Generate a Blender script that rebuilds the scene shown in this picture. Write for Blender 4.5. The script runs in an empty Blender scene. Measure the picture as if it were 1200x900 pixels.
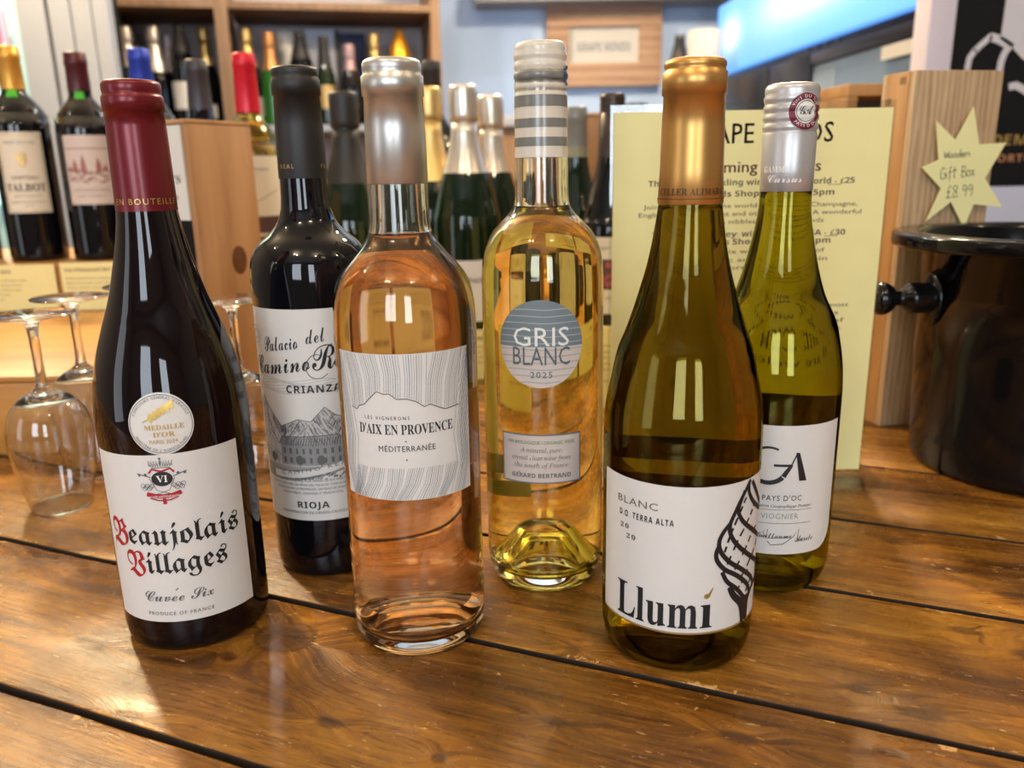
import bpy, bmesh, math, random
from mathutils import Vector, Matrix, noise
random.seed(7)
S = bpy.context.scene
C = S.collection
R = math.radians

# ---------------------------------------------------------------- camera
cam_d = bpy.data.cameras.new('camera')
cam = bpy.data.objects.new('camera', cam_d); C.objects.link(cam)
cam_d.sensor_width = 36.0
cam_d.lens = 939.0 / 1200 * 36
PIT, ROL = R(14.8165), R(-1.1326)
Fv = Vector((0, math.cos(PIT), -math.sin(PIT)))
R0 = Vector((1, 0, 0)); U0 = Vector((0, math.sin(PIT), math.cos(PIT)))
Rv = R0 * math.cos(ROL) + U0 * math.sin(ROL)
Uv = -R0 * math.sin(ROL) + U0 * math.cos(ROL)
cam.matrix_world = Matrix(((Rv.x, Uv.x, -Fv.x, 0), (Rv.y, Uv.y, -Fv.y, 0), (Rv.z, Uv.z, -Fv.z, .25153), (0, 0, 0, 1)))
cam_d.clip_start = .01
cam_d.dof.use_dof = True
cam_d.dof.focus_distance = .43
cam_d.dof.aperture_fstop = 7.6
S.camera = cam

# ---------------------------------------------------------------- world, lights, exposure
W = bpy.data.worlds.new('world'); S.world = W; W.use_nodes = True
W.node_tree.nodes['Background'].inputs[0].default_value = (.75, .85, 1, 1)
W.node_tree.nodes['Background'].inputs[1].default_value = .6
S.view_settings.view_transform = 'Standard'
S.view_settings.look = 'None'
S.view_settings.exposure = 0.24
S.view_settings.gamma = 1.0
cy = S.cycles
cy.use_denoising = True
cy.max_bounces = 18; cy.transmission_bounces = 16; cy.glossy_bounces = 6; cy.diffuse_bounces = 4
cy.sample_clamp_indirect = 6.0
cy.blur_glossy = .6

def area(name, loc, rot, size, power, col):
    l = bpy.data.lights.new(name, 'AREA'); l.shape = 'RECTANGLE'; l.size, l.size_y = size
    l.energy = power; l.color = col
    o = bpy.data.objects.new(name, l); o.location = loc; o.rotation_euler = rot; C.objects.link(o); return o
def bulb(loc, power, col=(1, .76, .48), rad=.03):
    l = bpy.data.lights.new('spot_or_fill_bulb', 'POINT'); l.energy = power; l.color = col; l.shadow_soft_size = rad
    o = bpy.data.objects.new('spot_or_fill_bulb', l); o.location = loc; C.objects.link(o)
# shop windows behind the camera (panes of daylight)
area('shop_window_daylight', (-.80, -2.35, .80), (R(90), 0, 0), (.85, 1.3), 27, (.78, .88, 1))
area('shop_window_daylight', (.62, -2.35, .70), (R(90), 0, 0), (.55, 1.2), 17, (.80, .90, 1))
area('shop_door_daylight', (-2.42, -.9, .5), (R(90), 0, R(-90)), (.8, 1.6), 8, (.85, .92, 1))
# key pendants behind the bottles, then the ceiling spots and added back bulbs
bulb((-1.10, 1.70, 1.35), 86, (1, .74, .43), .05)
bulb((.50, 1.62, 1.25), 56, (1, .76, .48), .05)
for p, e in (((-.62, -.45, 1.6), 8), ((-.50, -.52, 1.6), 8), ((.44, -.55, 1.6), 8), ((.57, -.48, 1.6), 8), ((-.6, 2.0, 1.2), 9), ((.45, 2.35, 1.6), 13), ((1.5, .2, 1.6), 8), ((-1.5, .6, 1.6), 5)):
    bulb(p, e, (1, .93, .86) if p[1] > 1.9 else (1, .78, .52))  # the back bulbs are added ones, brightening the shelf and rear wall

# ---------------------------------------------------------------- helpers: objects
def tag(o, label=None, cat=None, group=None, kind=None):
    if label: o['label'] = label
    if cat: o['category'] = cat
    if group: o['group'] = group
    if kind: o['kind'] = kind
    return o
def thing(name, label, cat, loc=(0, 0, 0), rz=0, group=None):
    o = bpy.data.objects.new(name, None); o.location = loc; o.rotation_euler = (0, 0, rz); o.empty_display_size = .02
    C.objects.link(o); return tag(o, label, cat, group)
def link(name, bm, mat, parent=None, smooth=False, ang=38, loc=None, rot=None):
    if smooth:
        for f in bm.faces: f.smooth = True
        for e in bm.edges:
            if len(e.link_faces) == 2 and e.calc_face_angle(0) > R(ang): e.smooth = False
    me = bpy.data.meshes.new(name); bm.to_mesh(me); bm.free()
    o = bpy.data.objects.new(name, me); C.objects.link(o)
    for m in (mat if isinstance(mat, (list, tuple)) else [mat]): me.materials.append(m)
    if parent: o.parent = parent
    if loc: o.location = loc
    if rot: o.rotation_euler = rot
    return o
def box(bm, x0, x1, y0, y1, z0, z1, bev=0, mi=0):
    n0 = len(bm.verts)
    r = bmesh.ops.create_cube(bm, size=1, matrix=Matrix.Translation(((x0 + x1) / 2, (y0 + y1) / 2, (z0 + z1) / 2)) @ Matrix.Diagonal((abs(x1 - x0), abs(y1 - y0), abs(z1 - z0), 1)))
    es = list({e for v in r['verts'] for e in v.link_edges})
    for f in {f for v in r['verts'] for f in v.link_faces}: f.material_index = mi
    if bev: bmesh.ops.bevel(bm, geom=es, offset=bev, segments=2, affect='EDGES', profile=.6)
def bx(name, dims, mat, parent=None, bev=0.0, loc=None, rot=None):
    bm = bmesh.new(); box(bm, *dims, bev=bev)
    return link(name, bm, mat, parent, smooth=bev > 0, ang=50, loc=loc, rot=rot)
def spline(pts, n=4):
    """Catmull-Rom through (r, z) points"""
    out = []
    for i in range(len(pts) - 1):
        p0 = pts[max(i - 1, 0)]; p1 = pts[i]; p2 = pts[i + 1]; p3 = pts[min(i + 2, len(pts) - 1)]
        for k in range(n):
            t = k / n
            out.append(tuple(.5 * ((2 * p1[j]) + (-p0[j] + p2[j]) * t + (2 * p0[j] - 5 * p1[j] + 4 * p2[j] - p3[j]) * t * t + (-p0[j] + 3 * p1[j] - 3 * p2[j] + p3[j]) * t ** 3) for j in (0, 1)))
    out.append(pts[-1]); return out
def lathe(bm, prof, seg=64, mi=0, flip=False):
    rings = []
    for r, z in prof:
        if r < 1e-5: rings.append([bm.verts.new((0, 0, z))])
        else: rings.append([bm.verts.new((r * math.cos(2 * math.pi * k / seg), r * math.sin(2 * math.pi * k / seg), z)) for k in range(seg)])
    for a, b in zip(rings, rings[1:]):
        if len(a) == 1 and len(b) == 1: continue
        for k in range(seg):
            k2 = (k + 1) % seg
            if len(a) == 1: v = [a[0], b[k2], b[k]]
            elif len(b) == 1: v = [a[k], a[k2], b[0]]
            else: v = [a[k], a[k2], b[k2], b[k]]
            if flip: v.reverse()
            f = bm.faces.new(v); f.material_index = mi
def spin(name, prof, mat, parent=None, seg=64, ang=38, loc=None, rot=None, flip=False):
    bm = bmesh.new(); lathe(bm, prof, seg, flip=flip)
    return link(name, bm, mat, parent, True, ang, loc, rot)

# ---------------------------------------------------------------- helpers: materials
class NB:
    def __init__(s, name):
        s.m = bpy.data.materials.new(name); s.m.use_nodes = True; s.t = s.m.node_tree; s.p = s.t.nodes['Principled BSDF']; s.o = s.t.nodes['Material Output']
    def n(s, typ, **kw):
        nd = s.t.nodes.new(typ)
        for k, v in kw.items():
            if k.startswith('i_'):
                key = k[2:]
                nd.inputs[int(key) if key.isdigit() else key.replace('_', ' ')].default_value = v
            else: setattr(nd, k, v)
        return nd
    def l(s, a, b): s.t.links.new(a, b)
    def math(s, op, a, b=None, c=None, clamp=False):
        nd = s.t.nodes.new('ShaderNodeMath'); nd.operation = op; nd.use_clamp = clamp
        for i, x in enumerate((a, b, c)):
            if x is None: continue
            if isinstance(x, (int, float)): nd.inputs[i].default_value = x
            else: s.l(x, nd.inputs[i])
        return nd.outputs[0]
    def vmath(s, op, a, b=None):
        nd = s.t.nodes.new('ShaderNodeVectorMath'); nd.operation = op
        for i, x in enumerate((a, b)):
            if x is None: continue
            if isinstance(x, (tuple, list)): nd.inputs[i].default_value = x
            else: s.l(x, nd.inputs[i])
        return nd.outputs['Value'] if op in ('LENGTH', 'DOT_PRODUCT') else nd.outputs[0]
    def ramp(s, f, stops):
        nd = s.t.nodes.new('ShaderNodeValToRGB'); cr = nd.color_ramp
        while len(cr.elements) < len(stops): cr.elements.new(.5)
        for e, (p, c) in zip(cr.elements, stops): e.position = p; e.color = (c[0], c[1], c[2], 1) if not isinstance(c, (int, float)) else (c, c, c, 1)
        s.l(f, nd.inputs[0]); return nd.outputs[0]
    def mix(s, f, a, b, bt='MIX'):
        nd = s.t.nodes.new('ShaderNodeMix'); nd.data_type = 'RGBA'; nd.blend_type = bt
        for i, x in ((0, f), (6, a), (7, b)):
            if isinstance(x, (int, float)): nd.inputs[i].default_value = x
            elif isinstance(x, tuple): nd.inputs[i].default_value = (*x[:3], 1)
            else: s.l(x, nd.inputs[i])
        return nd.outputs[2]
    def noise(s, vec, scale, detail=4, rough=.6, dist=0):
        nd = s.n('ShaderNodeTexNoise'); nd.inputs['Scale'].default_value = scale; nd.inputs['Detail'].default_value = detail; nd.inputs['Roughness'].default_value = rough; nd.inputs['Distortion'].default_value = dist
        s.l(vec, nd.inputs['Vector']); return nd.outputs[0]
    def bump(s, h, strength=.2, dist=.001):
        nd = s.n('ShaderNodeBump'); nd.inputs['Strength'].default_value = strength; nd.inputs['Distance'].default_value = dist
        s.l(h, nd.inputs['Height']); s.l(nd.outputs[0], s.p.inputs['Normal'])
def mat(name, col, rough=.5, metal=0, spec=.5, trans=0, ior=1.5, coat=0, emis=None, es=1, grain=0, gscale=300, var=0):
    b = NB(name); p = b.p
    p.inputs['Base Color'].default_value = (*col, 1); p.inputs['Roughness'].default_value = rough; p.inputs['Metallic'].default_value = metal
    p.inputs['Specular IOR Level'].default_value = spec; p.inputs['Transmission Weight'].default_value = trans; p.inputs['IOR'].default_value = ior
    p.inputs['Coat Weight'].default_value = coat; p.inputs['Coat Roughness'].default_value = .05
    if emis: p.inputs['Emission Color'].default_value = (*emis, 1); p.inputs['Emission Strength'].default_value = es
    if grain or var:
        tc = b.n('ShaderNodeTexCoord'); f = b.noise(tc.outputs['Object'], gscale, 3)
        if grain: b.bump(f, grain, .0004)
        if var:
            f2 = b.noise(tc.outputs['Object'], gscale * .15, 4)
            b.l(b.mix(f2, tuple(c * (1 - var) for c in col), tuple(min(1, c * (1 + var)) for c in col)), p.inputs['Base Color'])
    return b.m
def glass(name, col, rough=.0, ior=1.5):
    b = NB(name); b.t.nodes.remove(b.p)
    g = b.n('ShaderNodeBsdfGlass'); g.inputs['Color'].default_value = (*col, 1); g.inputs['Roughness'].default_value = rough; g.inputs['IOR'].default_value = ior
    b.l(g.outputs[0], b.o.inputs[0]); return b.m
def wood(name, dark, mid, light, axis='x', scale=1.0, rough=.5, stripes=True):
    b = NB(name); tc = b.n('ShaderNodeTexCoord'); oi = b.n('ShaderNodeObjectInfo')
    mp = b.n('ShaderNodeMapping'); k = scale
    mp.inputs['Scale'].default_value = {'x': (1.2 * k, 12 * k, 12 * k), 'y': (12 * k, 1.2 * k, 12 * k), 'z': (12 * k, 12 * k, 1.2 * k)}[axis]
    off = b.vmath('SCALE', b.vmath('ADD', tc.outputs['Object'], (0.3, .1, .7)), None)
    nd = b.t.nodes[-1] if False else None
    add = b.n('ShaderNodeVectorMath', operation='ADD'); b.l(tc.outputs['Object'], add.inputs[0])
    cmb = b.n('ShaderNodeCombineXYZ'); r = b.math('MULTIPLY', oi.outputs['Random'], 9.0)
    for i in range(3): b.l(r, cmb.inputs[i])
    b.l(cmb.outputs[0], add.inputs[1]); b.l(add.outputs[0], mp.inputs[0])
    v = mp.outputs[0]
    f1 = b.noise(v, 1.6, 3, .5, .8); f2 = b.noise(v, 9, 5, .65)
    w = b.n('ShaderNodeTexWave', wave_type='RINGS', rings_direction={'x': 'X', 'y': 'Y', 'z': 'Z'}[axis]); w.inputs['Scale'].default_value = .9; w.inputs['Distortion'].default_value = 6; w.inputs['Detail'].default_value = 3
    b.l(v, w.inputs['Vector'])
    f = b.math('ADD', b.math('MULTIPLY', f1, .45), b.math('ADD', b.math('MULTIPLY', w.outputs[1], .22 if stripes else .06), b.math('MULTIPLY', f2, .3)))
    b.l(b.ramp(f, [(.25, dark), (.5, mid), (.78, light)]), b.p.inputs['Base Color'])
    b.p.inputs['Roughness'].default_value = rough
    b.bump(f2, .15, .0006)
    return b.m

DX, DY = .925, -.380          # plank direction on the counter
NX, NY = .380, .925           # across the planks
def counter_wood():
    b = NB('varnished_counter_wood'); p = b.p
    tc = b.n('ShaderNodeTexCoord'); oi = b.n('ShaderNodeObjectInfo'); geo = b.n('ShaderNodeNewGeometry')
    r = oi.outputs['Random']
    cmb = b.n('ShaderNodeCombineXYZ'); b.l(b.math('MULTIPLY', r, 13.0), cmb.inputs[0]); b.l(b.math('MULTIPLY', r, 5.0), cmb.inputs[1]); b.l(b.math('MULTIPLY', r, 7.0), cmb.inputs[2])
    ov = b.vmath('ADD', tc.outputs['Object'], cmb.outputs[0])
    # knots: world positions, in the plane of the counter
    pos = geo.outputs['Position']
    dn = b.n('ShaderNodeTexNoise'); dn.inputs['Scale'].default_value = 45; dn.inputs['Detail'].default_value = 3
    b.l(pos, dn.inputs['Vector'])
    wob = b.vmath('MULTIPLY', b.vmath('SUBTRACT', dn.outputs[1], (.5, .5, .5)), (.0045, .0045, 0))
    wp = b.vmath('ADD', pos, wob)
    knots = [(-.131, .402, .0135, 1.25, .9), (-.157, .385, .004, 1.5, .8), (-.035, .302, .003, 1.4, .9), (.017, .325, .0035, 2.0, .9), (-.09, .328, .0035, 2.2, .9), (.10, .312, .0045, 2.2, 1.0),
             (.17, .345, .0035, 2.4, .9), (.165, .30, .003, 2, .7), (.272, .37, .0045, 2.6, .9), (.19, .325, .004, 3.4, .8), (.25, .395, .004, 2.6, .8), (.30, .385, .004, 2.5, .8), (.262, .505, .004, 2, .7), (.30, .43, .005, 2.5, .8),
             (-.19, .335, .004, 2.2, .7), (-.24, .40, .005, 2.6, .6), (-.33, .50, .006, 2.4, .7), (.03, .385, .003, 2, .6)]
    core = None; ring = None; pull = None
    for kx, ky, kr, st, am in knots:
        dv = b.vmath('SUBTRACT', wp, (kx, ky, 0))
        du = b.vmath('DOT_PRODUCT', dv, (DX / st, DY / st, 0)); dw = b.vmath('DOT_PRODUCT', dv, (NX, NY, 0))
        d = b.math('SQRT', b.math('ADD', b.math('MULTIPLY', du, du), b.math('MULTIPLY', dw, dw)))
        q = b.math('DIVIDE', d, kr)
        c = b.math('MULTIPLY', b.math('MULTIPLY', b.math('SUBTRACT', 1.2, q), 1.8, clamp=True), am * .9)
        g = b.math('MULTIPLY', b.math('POWER', 2.718, b.math('MULTIPLY', b.math('MULTIPLY', q, q), -.16)), kr * 2.2)
        g = b.math('MULTIPLY', g, b.math('SIGN', dw))
        core = c if core is None else b.math('MAXIMUM', core, c)
        pull = g if pull is None else b.math('ADD', pull, g)
        if kr > .01:
            ring = b.math('MULTIPLY', b.math('SUBTRACT', 1.0, b.math('MULTIPLY', b.math('ABSOLUTE', b.math('SUBTRACT', q, 1.0)), 9.0), clamp=True), .55)
    sep = b.n('ShaderNodeSeparateXYZ'); b.l(ov, sep.inputs[0])
    cb = b.n('ShaderNodeCombineXYZ'); b.l(sep.outputs[0], cb.inputs[0]); b.l(b.math('ADD', sep.outputs[1], b.math('MULTIPLY', pull, 1.0)), cb.inputs[1]); b.l(sep.outputs[2], cb.inputs[2])
    gv = cb.outputs[0]
    def sc(v, s3):
        return b.vmath('MULTIPLY', v, s3)
    tone = b.noise(sc(gv, (4, 16, 16)), 1.0, 4, .55, .6)
    fine = b.noise(sc(gv, (26, 520, 60)), 1.0, 6, .75, .1)
    mids = b.noise(sc(gv, (8, 110, 30)), 1.0, 6, .7, .35)
    blot = b.noise(ov, 14, 5, .6, .5)
    f = b.math('ADD', b.math('MULTIPLY', tone, .36), b.math('ADD', b.math('MULTIPLY', mids, .34), b.math('MULTIPLY', fine, .30)))
    f = b.math('ADD', b.math('MULTIPLY', f, 1.9), -.44)
    base = b.ramp(f, [(.22, (.035, .013, .003)), (.38, (.125, .048, .008)), (.52, (.285, .118, .016)), (.68, (.46, .215, .030)), (.86, (.62, .34, .075))])
    base = b.mix(b.math('MULTIPLY', b.math('SUBTRACT', blot, .5, clamp=True), 2.2, clamp=True), base, (.065, .030, .013))
    base = b.mix(b.math('MULTIPLY', core, .85, clamp=True), base, (.045, .022, .013))
    base = b.mix(ring, base, (.02, .01, .006))
    # grain pores
    pores = b.noise(sc(gv, (60, 900, 200)), 1.0, 2, .5)
    base = b.mix(b.ramp(pores, [(.58, 0), (.70, .75)]), base, (.09, .03, .008))
    # worn pale edges and scratches, by where they lie on each board
    lsep = b.n('ShaderNodeSeparateXYZ'); b.l(tc.outputs['Object'], lsep.inputs[0])
    ay = b.math('ABSOLUTE', lsep.outputs[1])
    edge = b.ramp(b.math('MULTIPLY', ay, 10), [(.44, 0), (.585, 1)])
    wn = b.noise(ov, 28, 6, .7, .4); wn2 = b.noise(sc(ov, (110, 420, 90)), 1, 4, .6, .2)
    worn = b.math('GREATER_THAN', b.math('ADD', wn, b.math('MULTIPLY', edge, .14)), .735)
    scr = b.math('MULTIPLY', b.math('GREATER_THAN', wn2, .665), b.math('GREATER_THAN', b.noise(ov, 17, 2), .47))
    w = b.math('MULTIPLY', b.math('MAXIMUM', worn, scr), .8)
    base = b.mix(w, base, (.68, .42, .17))
    b.l(base, p.inputs['Base Color'])
    rg = b.math('ADD', b.math('MULTIPLY', b.noise(ov, 60, 4, .6), .20), .17)
    b.l(b.math('ADD', rg, b.math('MULTIPLY', w, .25)), p.inputs['Roughness'])
    p.inputs['Specular IOR Level'].default_value = .34
    h = b.math('ADD', b.math('MULTIPLY', fine, .5), b.math('SUBTRACT', b.math('MULTIPLY', mids, .8), b.math('ADD', b.math('MULTIPLY', w, .35), b.math('MULTIPLY', core, .5))))
    b.bump(h, .5, .0011)
    return b.m

M = {}
M['counter'] = counter_wood()
M['gap'] = mat('counter_underside', (.025, .014, .008), .9)
M['paper'] = mat('label_paper', (.74, .72, .69), .55, grain=.25, gscale=900)
M['paper_pink'] = mat('label_paper_warm', (.64, .55, .50), .5, grain=.1, gscale=900)
M['paper_cream'] = mat('cream_label_paper', (.78, .72, .58), .5)
M['yellow'] = mat('yellow_card', (.84, .77, .36), .5, spec=.4, var=.04)
M['star'] = mat('star_card', (.86, .80, .40), .6)
M['ink'] = mat('black_ink', (.012, .012, .014), .5)
M['grey_ink'] = mat('grey_ink', (.12, .12, .13), .5)
M['blue_ink'] = mat('grey_blue_ink', (.16, .19, .24), .5)
M['faint_ink'] = mat('faint_ink', (.30, .28, .26), .5)
M['red_ink'] = mat('red_ink', (.42, .012, .02), .45)
M['green_ink'] = mat('green_ink', (.12, .24, .06), .5)
M['brown_ink'] = mat('brown_ink', (.10, .05, .045), .5)
M['rose_ink'] = mat('faded_claret_ink', (.34, .14, .12), .5)
M['gold_ink'] = mat('gold_print', (.62, .42, .12), .35, metal=.7)
M['gold_line'] = mat('gold_leaf_line', (.55, .36, .14), .35, metal=.6)
M['white_ink'] = mat('white_print', (.85, .84, .8), .5)
M['claret'] = mat('claret_foil', (.16, .008, .014), .34, metal=.35, spec=.5, coat=.15)
M['matt_black'] = mat('matt_black_foil', (.016, .014, .013), .48, spec=.5)
M['champ_foil'] = mat('brushed_silver_foil', (.62, .60, .56), .36, metal=.85)
M['gold_foil'] = mat('brushed_gold_foil', (.66, .36, .11), .36, metal=.85)
M['gold_foil2'] = mat('bright_gold_foil', (.72, .52, .20), .35, metal=.75, grain=.8, gscale=220)
M['silver_foil2'] = mat('crumpled_silver_foil', (.76, .70, .62), .3, metal=.8, grain=1.0, gscale=160)
M['cream_cap'] = mat('cream_enamel', (.72, .66, .56), .3, coat=.4)
M['grey_cap'] = mat('grey_enamel', (.20, .20, .185), .3, coat=.4)
M['silver_cap'] = mat('pale_silver_foil', (.56, .55, .55), .36, metal=.55)
M['blue_cap'] = mat('blue_foil', (.02, .05, .42), .35, metal=.3)
M['red_cap'] = mat('red_foil', (.62, .01, .03), .3, metal=.2)
M['orange_cap'] = mat('amber_gold_foil', (.80, .38, .03), .3, metal=.7)
M['dgrey_cap'] = mat('slate_grey_foil', (.05, .05, .06), .4, metal=.3)
M['brown_cap'] = mat('bronze_black_screwcap', (.06, .045, .04), .3, metal=.6)
M['khaki'] = mat('khaki_band', (.26, .25, .16), .5)
M['dark_red_glass'] = mat('dark_wine_glass', (.005, .002, .003), .03, spec=.5)
M['black_glass'] = mat('black_wine_glass', (.003, .003, .005), .03, spec=.5)
M['green_black'] = mat('dark_green_glass', (.004, .014, .004), .06, spec=.6)
M['clear'] = glass('clear_bottle_glass', (.985, .985, .965))
M['clear_in'] = glass('clear_bottle_glass_warm', (.99, .985, .96))
M['stem'] = glass('clear_tasting_glass', (.97, .975, .98))
M['rose_wine'] = glass('rose_wine', (.97, .81, .64), ior=1.34)
M['gold_wine'] = glass('straw_wine', (.975, .915, .54), ior=1.34)
M['amber'] = glass('antique_green_glass', (.72, .67, .30))
M['olive'] = glass('olive_green_glass', (.80, .79, .32))
M['pale_wine'] = glass('pale_wine', (.96, .90, .60), ior=1.34)
def thin_clear(name, col):
    b = NB(name); b.t.nodes.remove(b.p); tr = b.n('ShaderNodeBsdfTransparent'); tr.inputs[0].default_value = (*col, 1)
    gl = b.n('ShaderNodeBsdfGlossy'); gl.inputs['Roughness'].default_value = .03; fr = b.n('ShaderNodeLayerWeight'); fr.inputs[0].default_value = .5
    fac = b.math('ADD', b.math('MULTIPLY', b.math('POWER', fr.outputs['Facing'], 5), .7), .07)
    mx = b.n('ShaderNodeMixShader'); b.l(fac, mx.inputs[0]); b.l(tr.outputs[0], mx.inputs[1]); b.l(gl.outputs[0], mx.inputs[2]); b.l(mx.outputs[0], b.o.inputs[0]); return b.m
M['acrylic'] = thin_clear('clear_acrylic', (.93, .95, .93))
M['bucket'] = mat('black_gloss_plastic', (.004, .004, .005), .12, spec=.38)
M['pine'] = wood('pale_pine', (.30, .14, .045), (.50, .27, .10), (.62, .37, .17), 'z', 1.0, .5, False)
M['oak'] = wood('striped_oak', (.30, .18, .09), (.46, .31, .175), (.58, .42, .27), 'z', 6.5, .5)
M['crate'] = wood('orange_pine', (.40, .17, .035), (.58, .29, .065), (.66, .37, .11), 'x', 1.0, .4, False)
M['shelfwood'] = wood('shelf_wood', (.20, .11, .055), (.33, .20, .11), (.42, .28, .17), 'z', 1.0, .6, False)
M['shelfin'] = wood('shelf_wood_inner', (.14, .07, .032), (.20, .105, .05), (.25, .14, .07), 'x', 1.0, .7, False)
M['framewood'] = wood('picture_frame_wood', (.22, .12, .07), (.36, .22, .14), (.44, .29, .19), 'x', 1.4, .6)
M['wall'] = mat('pale_blue_wall', (.42, .57, .84), .8, var=.03, gscale=20)
M['wallgrey'] = mat('shelf_back_grey', (.56, .54, .58), .8)
M['white'] = mat('white_paint', (.36, .395, .46), .5, var=.04, gscale=30)
M['pinkwhite'] = mat('lilac_white_paint', (.70, .66, .76), .4)
M['ceil'] = mat('ceiling_paint', (.42, .41, .39), .9)
M['floorm'] = wood('floor_wood', (.10, .05, .025), (.18, .10, .05), (.25, .14, .07), 'x', .3, .5)
M['roomwall'] = mat('room_wall_paint', (.22, .21, .20), .9)
M['black'] = mat('black_matt', (.008, .008, .010), .85, spec=.2)
M['cooler'] = mat('cooler_black', (.012, .015, .025), .3)
M['gasket'] = mat('rubber_dark', (.02, .02, .02), .6)
M['navy'] = mat('navy_card', (.02, .035, .11), .6)
M['paleblue'] = mat('pale_blue_card', (.55, .60, .75), .5)
M['beamgrey'] = mat('grey_beam_paint', (.20, .20, .22), .7)
M['pink'] = mat('pink_poster', (.70, .16, .30), .6)
M['lilac'] = mat('lilac_poster', (.55, .52, .80), .6)

# ---------------------------------------------------------------- helpers: flat print, wrapped on a surface
_cache = {}
def _text(s, space=1.0):
    k = (s, space)
    if k in _cache: return _cache[k]
    c = bpy.data.curves.new('t', 'FONT'); c.body = s; c.resolution_u = 2; c.space_character = space
    o = bpy.data.objects.new('t', c); C.objects.link(o)
    me = o.evaluated_get(bpy.context.evaluated_depsgraph_get()).to_mesh()
    vs = [(v.co.x, v.co.y) for v in me.vertices]; fs = [tuple(p.vertices) for p in me.polygons]
    bpy.data.objects.remove(o); bpy.data.curves.remove(c)
    if vs:
        x0 = min(v[0] for v in vs); x1 = max(v[0] for v in vs)
        vs = [(x - x0, y) for x, y in vs]; w = x1 - x0
    else: w = 0
    _cache[k] = (vs, fs, w); return _cache[k]
def sty(s, up, lo, dig=None, ex={}):
    out = ''
    for ch in s:
        if ch in ex: out += ex[ch]
        elif 'A' <= ch <= 'Z': out += chr(up + ord(ch) - 65)
        elif 'a' <= ch <= 'z': out += chr(lo + ord(ch) - 97)
        elif dig and ch.isdigit(): out += chr(dig + int(ch))
        else: out += ch
    return out
serif = lambda s: sty(s, 0x1D400, 0x1D41A, 0x1D7CE)
serit = lambda s: sty(s, 0x1D434, 0x1D44E, None, {'h': '\u210E'})
frak = lambda s: sty(s, 0x1D56C, 0x1D586)
script = lambda s: sty(s, 0x1D4D0, 0x1D4EA)
sbold = lambda s: sty(s, 0x1D5D4, 0x1D5EE, 0x1D7EC)

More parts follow.
